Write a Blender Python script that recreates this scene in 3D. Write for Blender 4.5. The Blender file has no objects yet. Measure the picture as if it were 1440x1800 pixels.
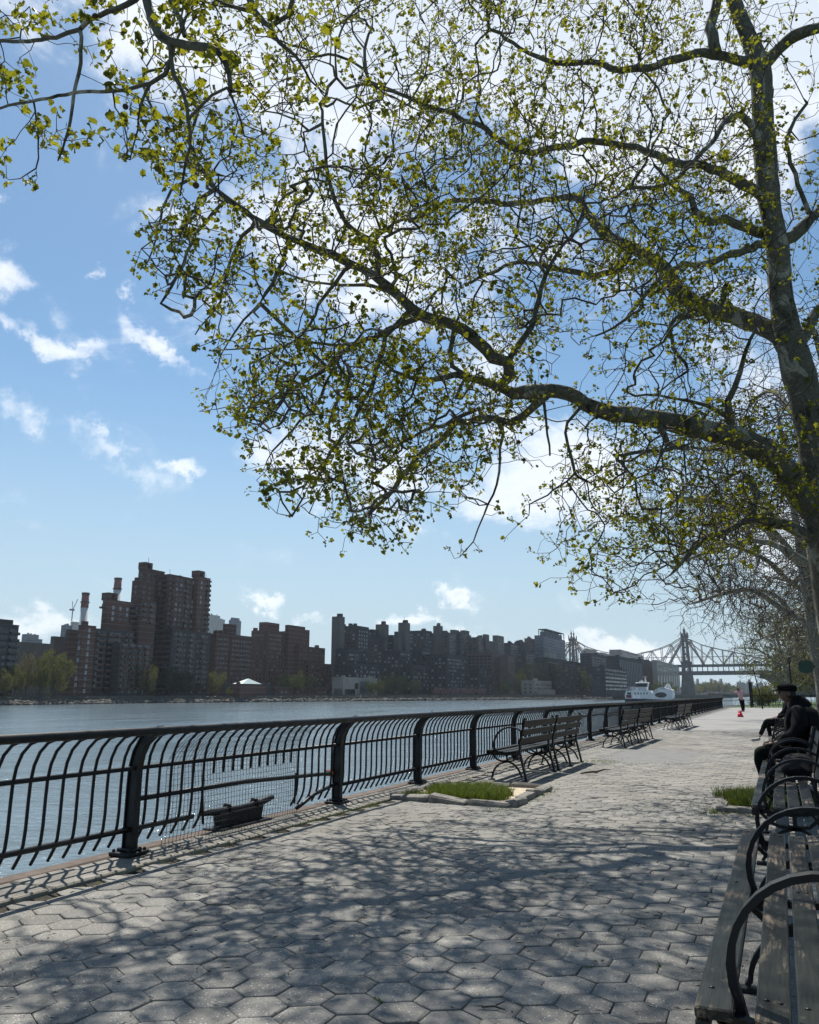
import bpy, bmesh, math, random
import numpy as np
from mathutils import Vector, Matrix

# ---------------------------------------------------------------- camera, sky, sun, exposure
EYE = 1.30                                   # eye height over the promenade
FPX = 1400.0                                 # focal length for a 1440 px wide picture
PITCH = math.atan(319.5 / FPX)
YAW = math.radians(24.42)                    # promenade runs along +Y, camera looks left of it
scn = bpy.context.scene
cam_d = bpy.data.cameras.new("camera")
cam = bpy.data.objects.new("camera", cam_d)
scn.collection.objects.link(cam)
cam_d.sensor_fit = 'HORIZONTAL'; cam_d.sensor_width = 36.0; cam_d.lens = 36.0 * FPX / 1440.0
cam_d.clip_start = 0.05; cam_d.clip_end = 20000
cam.location = (0, 0, EYE)
cam.rotation_euler = (math.radians(90) + PITCH, 0, YAW)
scn.camera = cam

SUN_DIR = Vector((-0.35, 0.46, 1.02)).normalized()
SUN_EL = math.asin(SUN_DIR.z)
SUN_AZ = math.atan2(SUN_DIR.x, SUN_DIR.y)    # clockwise from +Y
sun_d = bpy.data.lights.new("sun", 'SUN')
sun_d.energy = 5.0; sun_d.angle = math.radians(0.53); sun_d.color = (1.0, 0.95, 0.87)
sun = bpy.data.objects.new("sun", sun_d); scn.collection.objects.link(sun)
sun.rotation_euler = (-SUN_DIR).to_track_quat('-Z', 'Y').to_euler()
sun.location = (-40, 50, 90)

scn.view_settings.view_transform = 'Standard'
scn.view_settings.look = 'None'
scn.view_settings.exposure = 0.42
scn.view_settings.gamma = 1.0
scn.cycles.max_bounces = 6
scn.cycles.diffuse_bounces = 2
scn.cycles.glossy_bounces = 3
scn.cycles.transmission_bounces = 3
scn.cycles.volume_bounces = 0
scn.cycles.use_denoising = True
scn.cycles.sample_clamp_indirect = 6.0


def ray(px, py):
    """world direction through a point of the 1440 x 1800 picture"""
    r = px - 720.0; u = 900.0 - py
    up = u * math.cos(PITCH) + FPX * math.sin(PITCH)
    fw = FPX * math.cos(PITCH) - u * math.sin(PITCH)
    return (r * math.cos(YAW) - fw * math.sin(YAW), r * math.sin(YAW) + fw * math.cos(YAW), up)
def on_z(px, py, z=0.0):
    X, Y, u = ray(px, py); t = (z - EYE) / u; return Vector((X * t, Y * t, z))
def on_x(px, py, x):
    X, Y, u = ray(px, py); t = x / X; return Vector((x, Y * t, EYE + u * t))
def on_y(px, py, y):
    X, Y, u = ray(px, py); t = y / Y; return Vector((X * t, y, EYE + u * t))
def az_el(px, py):
    X, Y, u = ray(px, py)
    return math.atan2(X, Y), math.atan2(u, math.hypot(X, Y))

world = bpy.data.worlds.new("World"); scn.world = world; world.use_nodes = True
wn = world.node_tree.nodes; wl = world.node_tree.links; wn.clear()
w_out = wn.new("ShaderNodeOutputWorld"); w_bg = wn.new("ShaderNodeBackground")
sky = wn.new("ShaderNodeTexSky"); sky.sky_type = 'NISHITA'; sky.sun_disc = False
sky.sun_elevation = SUN_EL; sky.sun_rotation = SUN_AZ
sky.air_density = 1.0; sky.dust_density = 0.35; sky.ozone_density = 2.2; sky.altitude = 0
w_bg.inputs[1].default_value = 0.088
tc = wn.new("ShaderNodeTexCoord"); sep = wn.new("ShaderNodeSeparateXYZ")
wl.new(tc.outputs['Generated'], sep.inputs[0])
def wm(op, a, b=None, c=None):
    n = wn.new("ShaderNodeMath"); n.operation = op
    for i, v in enumerate((a, b, c)):
        if v is None: continue
        if isinstance(v, (int, float)): n.inputs[i].default_value = v
        else: wl.new(v, n.inputs[i])
    return n.outputs[0]
w_az = wm('ARCTAN2', sep.outputs[0], sep.outputs[1])
w_el = wm('ARCSINE', sep.outputs[2])
comb = wn.new("ShaderNodeCombineXYZ"); wl.new(w_az, comb.inputs[0]); wl.new(w_el, comb.inputs[1])
wnoise = wn.new("ShaderNodeTexNoise"); wnoise.inputs['Scale'].default_value = 5.5
wnoise.inputs['Detail'].default_value = 9; wnoise.inputs['Roughness'].default_value = 0.62
wnoise.inputs['Distortion'].default_value = 0.6
wmap = wn.new("ShaderNodeMapping"); wmap.inputs['Scale'].default_value = (1.0, 1.5, 1.0)
wl.new(comb.outputs[0], wmap.inputs[0]); wl.new(wmap.outputs[0], wnoise.inputs['Vector'])
wn2 = wn.new("ShaderNodeTexNoise"); wn2.inputs['Scale'].default_value = 14
wn2.inputs['Detail'].default_value = 6; wn2.inputs['Roughness'].default_value = 0.6
wl.new(comb.outputs[0], wn2.inputs['Vector'])
# clouds: centre and half sizes in the direction they are seen, tilt, density
CLOUDS = [(620, -60, 620, 460, 0, 2.3), (1180, 60, 640, 360, 0, 2.2), (330, 190, 170, 190, 20, .62),
          (600, 430, 300, 180, 20, 1.3), (900, 420, 300, 130, 0, .75), (330, 400, 150, 75, 10, .72), (400, 540, 160, 90, 30, .55),
          (10, 465, 112, 76, 20, .9), (65, 580, 180, 32, 22, .66), (20, 700, 92, 62, 35, .76),
          (165, 785, 130, 34, 38, .68), (320, 832, 60, 24, 0, .75), (290, 620, 140, 28, 42, .70),
          (10, 325, 36, 30, 0, .7), (150, 470, 22, 20, 0, .7), (210, 500, 30, 22, 0, .65), (560, 790, 190, 110, 0, 1.0), (760, 850, 330, 80, 5, .85),
          (990, 830, 230, 150, 15, 1.35), (808, 1032, 42, 30, 15, 1.0), (455, 1050, 95, 24, 28, .9),
          (560, 1085, 60, 20, 0, .75), (745, 1082, 95, 26, 8, .95), (1100, 1132, 190, 34, 4, .9),
          (60, 1092, 170, 36, 0, .65), (1330, 640, 260, 220, 0, .6), (1380, 960, 250, 160, 0, .75), (840, 640, 160, 90, 0, .5)]
wwarp = wn.new("ShaderNodeTexNoise"); wwarp.inputs['Scale'].default_value = 9; wwarp.inputs['Detail'].default_value = 7; wwarp.inputs['Roughness'].default_value = 0.65
wl.new(comb.outputs[0], wwarp.inputs['Vector'])
wsub = wn.new("ShaderNodeVectorMath"); wsub.operation = 'SUBTRACT'; wsub.inputs[1].default_value = (.5, .5, .5); wl.new(wwarp.outputs['Color'], wsub.inputs[0])
wsc = wn.new("ShaderNodeVectorMath"); wsc.operation = 'SCALE'; wsc.inputs['Scale'].default_value = 0.17; wl.new(wsub.outputs[0], wsc.inputs[0])
wadd = wn.new("ShaderNodeVectorMath"); wadd.operation = 'ADD'; wl.new(comb.outputs[0], wadd.inputs[0]); wl.new(wsc.outputs[0], wadd.inputs[1])
warped = wadd.outputs[0]
tot = None
for (cx, cy, rx, ry, rot, amp) in CLOUDS:
    a0, e0 = az_el(cx, cy); a1, e1 = az_el(cx + 10, cy); a2, e2 = az_el(cx, cy - 10)
    kx = math.hypot(a1 - a0, e1 - e0) / 10; ky = math.hypot(a2 - a0, e2 - e0) / 10
    slope = math.atan2(e1 - e0, a1 - a0)
    m = wn.new("ShaderNodeMapping"); m.vector_type = 'TEXTURE'
    m.inputs['Location'].default_value = (a0, e0, 0)
    m.inputs['Rotation'].default_value = (0, 0, slope - math.radians(rot))
    m.inputs['Scale'].default_value = (rx * kx, ry * ky, 1)
    wl.new(warped, m.inputs[0])
    ln = wn.new("ShaderNodeVectorMath"); ln.operation = 'LENGTH'; wl.new(m.outputs[0], ln.inputs[0])
    mr = wn.new("ShaderNodeMapRange"); mr.interpolation_type = 'SMOOTHSTEP'
    mr.inputs[1].default_value = 1.25; mr.inputs[2].default_value = 0.0
    mr.inputs[3].default_value = 0.0; mr.inputs[4].default_value = amp
    wl.new(ln.outputs['Value'], mr.inputs[0])
    tot = mr.outputs[0] if tot is None else wm('MAXIMUM', tot, mr.outputs[0])
dens = wm('ADD', wm('MULTIPLY', tot, 1.0), wm('MULTIPLY', wm('SUBTRACT', wnoise.outputs[0], 0.5), 2.8))
dens = wm('ADD', dens, wm('MULTIPLY', wm('SUBTRACT', wn2.outputs[0], 0.5), 1.1))
cm = wn.new("ShaderNodeMapRange"); cm.interpolation_type = 'SMOOTHERSTEP'
cm.inputs[1].default_value = 0.18; cm.inputs[2].default_value = 1.3; wl.new(dens, cm.inputs[0])
amt = wm('MULTIPLY', cm.outputs[0], 0.93)
shade = wn.new("ShaderNodeMapRange"); shade.inputs[1].default_value = 0.5; shade.inputs[2].default_value = 1.5
shade.inputs[3].default_value = 1.0; shade.inputs[4].default_value = 0.0; wl.new(dens, shade.inputs[0])
ccol = wn.new("ShaderNodeMix"); ccol.data_type = 'RGBA'
ccol.inputs['A'].default_value = (7.0, 7.7, 8.6, 1); ccol.inputs['B'].default_value = (10.8, 10.9, 11.0, 1)
wl.new(shade.outputs[0], ccol.inputs['Factor'])
mixc = wn.new("ShaderNodeMix"); mixc.data_type = 'RGBA'
wl.new(amt, mixc.inputs['Factor']); wl.new(ccol.outputs['Result'], mixc.inputs['B'])
skyg = wn.new("ShaderNodeVectorMath"); skyg.operation = 'MULTIPLY'; skyg.inputs[1].default_value = (0.90, 1.06, 1.05)
wl.new(sky.outputs[0], skyg.inputs[0])
hz = wn.new("ShaderNodeMapRange"); hz.interpolation_type = 'SMOOTHSTEP'; wl.new(w_el, hz.inputs[0])
hz.inputs[1].default_value = -0.02; hz.inputs[2].default_value = 0.42; hz.inputs[3].default_value = 0.94; hz.inputs[4].default_value = 0.0
hmix = wn.new("ShaderNodeMix"); hmix.data_type = 'RGBA'; hmix.inputs['B'].default_value = (4.6, 5.7, 6.6, 1)
wl.new(hz.outputs[0], hmix.inputs['Factor']); wl.new(skyg.outputs[0], hmix.inputs['A']); wl.new(hmix.outputs['Result'], mixc.inputs['A'])
wl.new(mixc.outputs['Result'], w_bg.inputs[0]); wl.new(w_bg.outputs[0], w_out.inputs[0])
world.cycles.sampling_method = 'MANUAL'; world.cycles.sample_map_resolution = 512

# ---------------------------------------------------------------- helpers
COL = scn.collection
R = random.Random(7)

def link(o, parent=None):
    COL.objects.link(o)
    if parent is not None: o.parent = parent
    return o
def tag(o, label=None, cat=None, group=None, kind=None):
    if label: o["label"] = label
    if cat: o["category"] = cat
    if group: o["group"] = group
    if kind: o["kind"] = kind
    return o
def empty(name, loc=(0, 0, 0), rz=0.0):
    o = bpy.data.objects.new(name, None); o.empty_display_size = 0.2
    o.location = loc; o.rotation_euler = (0, 0, rz)
    return link(o)
def copy_obj(o, parent=None):
    c = o.copy(); COL.objects.link(c); c.parent = parent
    if parent is not None: c.matrix_parent_inverse = Matrix()
    return c
def copy_tree(o, parent=None):
    c = copy_obj(o, parent)
    for ch in list(KIDS.get(o.name, [])):
        k = copy_tree(bpy.data.objects[ch], c)
        KIDS.setdefault(c.name, []).append(k.name)
    return c
KIDS = {}

class MB:
    """collects shapes and links them as one mesh object"""
    def __init__(s): s.v = []; s.f = []; s.mi = []; s.cur = 0; s.sm = []; s.smooth = False
    def add(s, vs, fs):
        b = len(s.v); s.v.extend([tuple(p) for p in vs])
        for f in fs:
            s.f.append(tuple(b + i for i in f)); s.mi.append(s.cur); s.sm.append(s.smooth)
    def box(s, x0, x1, y0, y1, z0, z1):
        s.add([(x0, y0, z0), (x1, y0, z0), (x1, y1, z0), (x0, y1, z0), (x0, y0, z1), (x1, y0, z1), (x1, y1, z1), (x0, y1, z1)],
              [(0, 3, 2, 1), (4, 5, 6, 7), (0, 1, 5, 4), (1, 2, 6, 5), (2, 3, 7, 6), (3, 0, 4, 7)])
    def hull8(s, ps):
        s.add(ps, [(0, 3, 2, 1), (4, 5, 6, 7), (0, 1, 5, 4), (1, 2, 6, 5), (2, 3, 7, 6), (3, 0, 4, 7)])
    def bbox(s, x0, x1, y0, y1, z0, z1, b=0.01):
        """box with chamfered edges"""
        vs = []; X = (x0, x1); Y = (y0, y1); Z = (z0, z1)
        sg = (1, -1)
        bm = bmesh.new(); bmesh.ops.create_cube(bm, size=1.0)
        for v in bm.verts:
            v.co = Vector(((x0 + x1) / 2 + v.co.x * (x1 - x0), (y0 + y1) / 2 + v.co.y * (y1 - y0), (z0 + z1) / 2 + v.co.z * (z1 - z0)))
        bmesh.ops.bevel(bm, geom=bm.edges[:], offset=b, segments=1, affect='EDGES')
        bm.verts.index_update()
        s.add([v.co[:] for v in bm.verts], [[v.index for v in f.verts] for f in bm.faces]); bm.free()
    def prism(s, poly, axis, a, b):
        """extrude a 2-D outline along axis ('x','y','z') from a to b"""
        def P(u, v, w): return {'x': (w, u, v), 'y': (u, w, v), 'z': (u, v, w)}[axis]
        n = len(poly)
        vs = [P(u, v, a) for u, v in poly] + [P(u, v, b) for u, v in poly]
        fs = [tuple(range(n))[::-1], tuple(range(n, 2 * n))] + [(i, (i + 1) % n, n + (i + 1) % n, n + i) for i in range(n)]
        s.add(vs, fs)
    def tube(s, pts, rad, n=8, cap=True):
        pts = [Vector(p) for p in pts]; k = len(pts)
        if isinstance(rad, (int, float)): rad = [rad] * k
        t = (pts[1] - pts[0]).normalized()
        u = t.orthogonal().normalized(); vs = []
        for i, p in enumerate(pts):
            if i == 0: tt = (pts[1] - pts[0])
            elif i == k - 1: tt = (pts[-1] - pts[-2])
            else: tt = (pts[i + 1] - pts[i]).normalized() + (pts[i] - pts[i - 1]).normalized()
            tt = tt.normalized() if tt.length > 1e-9 else t
            u = (u - tt * u.dot(tt)); u = u.normalized() if u.length > 1e-6 else tt.orthogonal().normalized()
            w = tt.cross(u); t = tt
            for j in range(n):
                a = 2 * math.pi * j / n
                vs.append(p + (u * math.cos(a) + w * math.sin(a)) * rad[i])
        fs = []
        for i in range(k - 1):
            for j in range(n):
                fs.append((i * n + j, i * n + (j + 1) % n, (i + 1) * n + (j + 1) % n, (i + 1) * n + j))
        if cap: fs.append(tuple(range(n))[::-1]); fs.append(tuple((k - 1) * n + j for j in range(n)))
        s.add(vs, fs)
    def strap(s, pts, side, w, th, taper=None):
        """flat bar along pts: width w along unit vector side, thickness th across"""
        pts = [Vector(p) for p in pts]; side = Vector(side).normalized(); k = len(pts); vs = []
        for i, p in enumerate(pts):
            tt = (pts[min(i + 1, k - 1)] - pts[max(i - 1, 0)]).normalized()
            nn = tt.cross(side).normalized(); q = taper[i] if taper else 1.0
            for a, b in ((-1, -1), (1, -1), (1, 1), (-1, 1)):
                vs.append(p + side * (a * w / 2) + nn * (b * th * q / 2))
        fs = [(3, 2, 1, 0), tuple((k - 1) * 4 + j for j in range(4))]
        for i in range(k - 1):
            for j in range(4):
                fs.append((i * 4 + j, i * 4 + (j + 1) % 4, (i + 1) * 4 + (j + 1) % 4, (i + 1) * 4 + j))
        s.add(vs, fs)
    def lathe(s, prof, c=(0, 0, 0), n=16):
        vs = []; c = Vector(c)
        for r, z in prof:
            for j in range(n):
                a = 2 * math.pi * j / n; vs.append(c + Vector((r * math.cos(a), r * math.sin(a), z)))
        fs = []
        for i in range(len(prof) - 1):
            for j in range(n):
                fs.append((i * n + j, i * n + (j + 1) % n, (i + 1) * n + (j + 1) % n, (i + 1) * n + j))
        fs.append(tuple(range(n))[::-1]); fs.append(tuple((len(prof) - 1) * n + j for j in range(n)))
        s.add(vs, fs)
    def ball(s, c, rx, ry=None, rz=None, seg=12, rings=8):
        ry = rx if ry is None else ry; rz = rx if rz is None else rz
        vs = [(c[0], c[1], c[2] - rz)]
        for i in range(1, rings):
            ph = math.pi * i / rings - math.pi / 2
            for j in range(seg):
                a = 2 * math.pi * j / seg
                vs.append((c[0] + rx * math.cos(ph) * math.cos(a), c[1] + ry * math.cos(ph) * math.sin(a), c[2] + rz * math.sin(ph)))
        vs.append((c[0], c[1], c[2] + rz)); fs = []
        for j in range(seg):
            fs.append((0, 1 + (j + 1) % seg, 1 + j))
            fs.append((len(vs) - 1, 1 + (rings - 2) * seg + j, 1 + (rings - 2) * seg + (j + 1) % seg))
        for i in range(rings - 2):
            for j in range(seg):
                a = 1 + i * seg
                fs.append((a + j, a + (j + 1) % seg, a + seg + (j + 1) % seg, a + seg + j))
        s.add(vs, fs)
    def mesh(s, name, mats, smooth=False):
        me = bpy.data.meshes.new(name); me.from_pydata(s.v, [], s.f)
        for m in (mats if isinstance(mats, (list, tuple)) else [mats]): me.materials.append(m)
        me.polygons.foreach_set('material_index', s.mi)
        me.polygons.foreach_set('use_smooth', [bool(smooth or q) for q in s.sm])
        me.update(); return me
    def build(s, name, mats, parent=None, smooth=False):
        o = bpy.data.objects.new(name, s.mesh(name, mats, smooth)); link(o, parent)
        if parent is not None: KIDS.setdefault(parent.name, []).append(o.name)
        return o
def np_mesh(name, V, F, mats, smooth=False, mi=None):
    """V (n,3) array, F (m,k) array of equal-length faces"""
    me = bpy.data.meshes.new(name); V = np.asarray(V, dtype=np.float32); F = np.asarray(F, dtype=np.int32)
    k = F.shape[1]; me.vertices.add(len(V)); me.vertices.foreach_set('co', V.ravel())
    me.loops.add(F.size); me.loops.foreach_set('vertex_index', F.ravel())
    me.polygons.add(len(F)); me.polygons.foreach_set('loop_start', np.arange(0, F.size, k, dtype=np.int32))
    me.polygons.foreach_set('loop_total', np.full(len(F), k, dtype=np.int32))
    me.polygons.foreach_set('use_smooth', np.full(len(F), smooth, dtype=bool))
    for m in (mats if isinstance(mats, (list, tuple)) else [mats]): me.materials.append(m)
    if mi is not None: me.polygons.foreach_set('material_index', np.asarray(mi, dtype=np.int32))
    me.update(calc_edges=True); return me
def np_obj(name, V, F, mats, parent=None, smooth=False, mi=None):
    o = bpy.data.objects.new(name, np_mesh(name, V, F, mats, smooth, mi)); link(o, parent)
    if parent is not None: KIDS.setdefault(parent.name, []).append(o.name)
    return o

# ---------------------------------------------------------------- materials
class Mat:
    def __init__(s, name, rough=0.8, metal=0.0, spec=0.5):
        s.m = bpy.data.materials.new(name); s.m.use_nodes = True; s.t = s.m.node_tree
        s.b = s.t.nodes["Principled BSDF"]; s.b.inputs['Roughness'].default_value = rough
        s.b.inputs['Metallic'].default_value = metal; s.b.inputs['Specular IOR Level'].default_value = spec
        s.tc = s.t.nodes.new("ShaderNodeTexCoord"); s.o = s.tc.outputs['Object']
    def L(s, a, b): s.t.links.new(a, b)
    def noise(s, scale, detail=4, rough=0.55, dist=0.0, vec=None, stretch=None):
        n = s.t.nodes.new("ShaderNodeTexNoise"); n.inputs['Scale'].default_value = scale
        n.inputs['Detail'].default_value = detail; n.inputs['Roughness'].default_value = rough; n.inputs['Distortion'].default_value = dist
        v = vec or s.o
        if stretch:
            mp = s.t.nodes.new("ShaderNodeMapping"); mp.inputs['Scale'].default_value = stretch; s.L(v, mp.inputs[0]); v = mp.outputs[0]
        s.L(v, n.inputs['Vector']); return n.outputs[0]
    def voro(s, scale, feature='F1', out='Distance', vec=None):
        n = s.t.nodes.new("ShaderNodeTexVoronoi"); n.feature = feature; n.inputs['Scale'].default_value = scale
        s.L(vec or s.o, n.inputs['Vector']); return n.outputs[out]
    def rnd(s):
        g = s.t.nodes.new("ShaderNodeNewGeometry"); return g.outputs['Random Per Island']
    def ramp(s, fac, stops, interp='LINEAR'):
        r = s.t.nodes.new("ShaderNodeValToRGB"); r.color_ramp.interpolation = interp
        e = r.color_ramp.elements
        while len(e) < len(stops): e.new(0.5)
        for i, (p, c) in enumerate(stops):
            e[i].position = p; e[i].color = (c[0], c[1], c[2], 1) if not isinstance(c, (int, float)) else (c, c, c, 1)
        s.L(fac, r.inputs[0]); return r.outputs[0]
    def mix(s, fac, a, b, mode='MIX'):
        n = s.t.nodes.new("ShaderNodeMix"); n.data_type = 'RGBA'; n.blend_type = mode
        for k, v in (('Factor', fac), ('A', a), ('B', b)):
            if isinstance(v, (int, float)): n.inputs[k].default_value = v
            elif isinstance(v, tuple): n.inputs[k].default_value = (*v[:3], 1)
            else: s.L(v, n.inputs[k])
        return n.outputs['Result']
    def math(s, op, a, b=None):
        n = s.t.nodes.new("ShaderNodeMath"); n.operation = op
        for i, v in enumerate((a, b)):
            if v is None: continue
            if isinstance(v, (int, float)): n.inputs[i].default_value = v
            else: s.L(v, n.inputs[i])
        return n.outputs[0]
    def col(s, c):
        if isinstance(c, tuple): s.b.inputs['Base Color'].default_value = (*c[:3], 1)
        else: s.L(c, s.b.inputs['Base Color'])
        return s
    def bump(s, h, strength=0.5, dist=0.01):
        n = s.t.nodes.new("ShaderNodeBump"); n.inputs['Strength'].default_value = strength; n.inputs['Distance'].default_value = dist
        s.L(h, n.inputs['Height']); s.L(n.outputs[0], s.b.inputs['Normal']); return s
    def rough(s, v): s.L(v, s.b.inputs['Roughness']); return s
def simple(name, c, rough=0.7, var=0.25, scale=3.0, metal=0.0, bump=0.0, spec=0.5):
    m = Mat(name, rough, metal, spec)
    n = m.noise(scale, 5)
    lo = tuple(x * (1 - var) for x in c); hi = tuple(min(1, x * (1 + var)) for x in c)
    m.col(m.ramp(n, [(0.3, lo), (0.7, hi)]))
    if bump: m.bump(m.noise(scale * 6, 4), bump, 0.01)
    return m.m

def mat_paver():
    m = Mat("hex_asphalt_block", 0.85, spec=0.25)
    isl = m.rnd()
    base = m.ramp(isl, [(0.0, (.172, .169, .160)), (0.5, (.215, .211, .199)), (1.0, (.26, .254, .238))])
    big = m.ramp(m.noise(0.9, 5, 0.6), [(0.3, (.74, .74, .73)), (0.7, (1.12, 1.1, 1.06))])
    c = m.mix(1.0, base, big, 'MULTIPLY')
    grain = m.noise(240, 3, 0.7); c = m.mix(1.0, c, m.ramp(grain, [(0.3, (.62, .62, .63)), (0.7, (1.45, 1.44, 1.4))]), 'MULTIPLY')
    sp = m.voro(95, out='Color'); sx = m.t.nodes.new("ShaderNodeSeparateColor"); m.L(sp, sx.inputs[0])
    dist = m.voro(95)
    fleck = m.math('MULTIPLY', m.math('GREATER_THAN', sx.outputs[0], 0.80), m.math('LESS_THAN', dist, 0.34))
    c = m.mix(m.math('MULTIPLY', fleck, 0.75), c, (.58, .57, .52))
    dk = m.math('MULTIPLY', m.math('LESS_THAN', sx.outputs[1], 0.16), m.math('LESS_THAN', dist, 0.4))
    c = m.mix(m.math('MULTIPLY', dk, 0.7), c, (.05, .05, .05))
    stain = m.ramp(m.noise(2.3, 6, 0.7), [(0.60, 0.0), (0.78, 1.0)])
    c = m.mix(m.math('MULTIPLY', stain, 0.35), c, (.07, .07, .065))
    gum = m.math('LESS_THAN', m.voro(3.1), 0.085); c = m.mix(m.math('MULTIPLY', gum, 0.55), c, (.06, .06, .058))
    odd = m.math('GREATER_THAN', isl, 0.93); c = m.mix(m.math('MULTIPLY', odd, 0.45), c, (.12, .118, .11))
    edge = m.ramp(m.noise(0.45, 3), [(0.45, 0.0), (0.7, 1.0)]); c = m.mix(m.math('MULTIPLY', edge, 0.30), c, (.16, .145, .12))
    m.col(c); m.bump(m.math('ADD', grain, m.math('MULTIPLY', m.noise(60, 3), 1.2)), 0.55, 0.006); return m.m
def mat_joint():
    m = Mat("joint_dirt", 0.95, spec=0.1)
    c = m.ramp(m.noise(40, 4), [(0.3, (.025, .023, .02)), (0.7, (.065, .058, .045))])
    g = m.ramp(m.noise(1.6, 4, 0.6), [(0.55, 0.0), (0.68, 1.0)])
    c = m.mix(m.math('MULTIPLY', g, 0.8), c, m.ramp(m.noise(60, 2), [(0.3, (.05, .07, .015)), (0.7, (.13, .16, .03))]))
    m.col(c); m.bump(m.noise(80, 3), 0.6, 0.01); return m.m
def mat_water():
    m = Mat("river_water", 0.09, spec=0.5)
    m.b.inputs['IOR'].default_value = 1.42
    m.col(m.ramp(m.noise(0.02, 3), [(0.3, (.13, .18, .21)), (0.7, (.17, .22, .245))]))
    geo = m.t.nodes.new("ShaderNodeNewGeometry"); P = geo.outputs['Position']
    h = m.math('MULTIPLY', m.noise(0.16, 5, 0.55, 0.6, P, (0.7, 1.0, 1)), 1.5)
    h = m.math('ADD', h, m.math('MULTIPLY', m.noise(0.75, 5, 0.62, 0.8, P, (0.75, 1.25, 1)), .62))
    h = m.math('ADD', h, m.math('MULTIPLY', m.noise(2.6, 5, 0.65, 0.6, P, (0.8, 1.2, 1)), 0.30))
    cur = m.ramp(m.noise(0.035, 4, 0.6, 1.0, P, (1.6, 0.5, 1)), [(0.38, 0.35), (0.62, 1.0)])
    h = m.math('MULTIPLY', h, cur)
    m.bump(h, 1.0, 0.26); return m.m
def mat_bark(name, a, b, c, sc=3.5):
    m = Mat(name, 0.85, spec=0.2)
    n = m.noise(sc, 5, 0.6, 0.8, stretch=(1, 1, 0.55))
    col = m.ramp(n, [(0.36, a), (0.44, b), (0.56, b), (0.63, c)], 'EASE')
    col = m.mix(1.0, col, m.ramp(m.noise(sc * 8, 4), [(0.3, (.6, .6, .6)), (0.7, (1.3, 1.3, 1.3))]), 'MULTIPLY')
    m.col(col); m.bump(m.noise(sc * 5, 5), 0.5, 0.02); return m.m
def mat_leaf(name, lo, hi, trans=0.5):
    m = Mat(name, 0.5, spec=0.35); r = m.rnd()
    c = m.ramp(r, [(0.0, lo), (0.55, tuple((x + y) / 2 for x, y in zip(lo, hi))), (1.0, hi)])
    m.col(c); t = m.t
    tr = t.nodes.new("ShaderNodeBsdfTranslucent"); mx = t.nodes.new("ShaderNodeMixShader"); mx.inputs[0].default_value = trans
    tcx = m.mix(1.0, c, (1.9, 2.0, 0.75), 'MULTIPLY'); m.L(tcx, tr.inputs[0])
    out = t.nodes["Material Output"]; m.L(m.b.outputs[0], mx.inputs[1]); m.L(tr.outputs[0], mx.inputs[2]); m.L(mx.outputs[0], out.inputs[0])
    return m.m
def mat_painted_iron():
    m = Mat("black_painted_iron", 0.42, spec=0.3)
    c = m.ramp(m.noise(9, 5), [(0.3, (.004, .005, .006)), (0.7, (.010, .0115, .013))])
    rust = m.ramp(m.noise(7, 6, 0.7), [(0.68, 0.0), (0.74, 1.0)])
    c = m.mix(m.math('MULTIPLY', rust, 0.8), c, (.10, .045, .022)); m.col(c)
    m.rough(m.ramp(m.noise(14, 4), [(0.3, 0.34), (0.7, 0.62)])); m.bump(m.noise(60, 3), 0.25, 0.004); return m.m
def mat_bench_wood(axis):
    m = Mat("painted_bench_slats", 0.5, spec=0.22)
    st = (1, .06, 1) if axis == 'y' else (.06, 1, 1)
    grain = m.noise(90, 4, 0.6, 0.2, stretch=st)
    isl = m.ramp(m.rnd(), [(0, .82), (1, 1.2)])
    c = m.ramp(grain, [(0.3, (.007, .009, .008)), (0.7, (.018, .021, .018))])
    c = m.mix(1.0, c, isl, 'MULTIPLY')
    wear = m.math('MULTIPLY', m.ramp(m.noise(5.0, 5, 0.65, 0.4, stretch=(1, .35, 1)), [(0.50, 0.0), (0.60, 1.0)]),
                  m.ramp(m.noise(70, 5, 0.7, stretch=st), [(0.42, 0.0), (0.55, 1.0)]))
    c = m.mix(wear, c, m.ramp(grain, [(0.3, (.13, .095, .065)), (0.7, (.27, .215, .16))]))
    m.col(c); m.rough(m.ramp(wear, [(0, .40), (1, .8)])); m.bump(m.math('ADD', grain, m.math('MULTIPLY', wear, -0.6)), 0.35, 0.004); return m.m
def mat_stone(name, a, b, sc=6, joint=0):
    m = Mat(name, 0.85, spec=0.25)
    c = m.ramp(m.noise(sc, 6, 0.65), [(0.3, a), (0.7, b)])
    c = m.mix(1.0, c, m.ramp(m.noise(sc * 25, 3), [(0.3, (.7, .7, .7)), (0.7, (1.3, 1.3, 1.3))]), 'MULTIPLY')
    c = m.mix(1.0, c, m.ramp(m.rnd(), [(0, .8), (1, 1.15)]), 'MULTIPLY')
    m.col(c); m.bump(m.noise(sc * 12, 5), 0.6, 0.008); return m.m
def mat_wall(name, a, b, floor=2.9, band=0.12, bandcol=None):
    """far wall: weathered, with faint floor lines that belong to the wall (brick courses and slab edges)"""
    m = Mat(name, 0.9, spec=0.15)
    c = m.ramp(m.noise(0.12, 6, 0.6), [(0.3, a), (0.7, b)])
    c = m.mix(1.0, c, m.ramp(m.noise(2.0, 4), [(0.3, (.85, .85, .85)), (0.7, (1.15, 1.15, 1.15))]), 'MULTIPLY')
    if bandcol:
        sp = m.t.nodes.new("ShaderNodeSeparateXYZ"); m.L(m.o, sp.inputs[0])
        fr = m.math('FRACT', m.math('DIVIDE', sp.outputs[2], floor))
        c = m.mix(m.math('MULTIPLY', m.math('LESS_THAN', fr, band), 0.8), c, bandcol)
    m.col(c); return m.m

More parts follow.
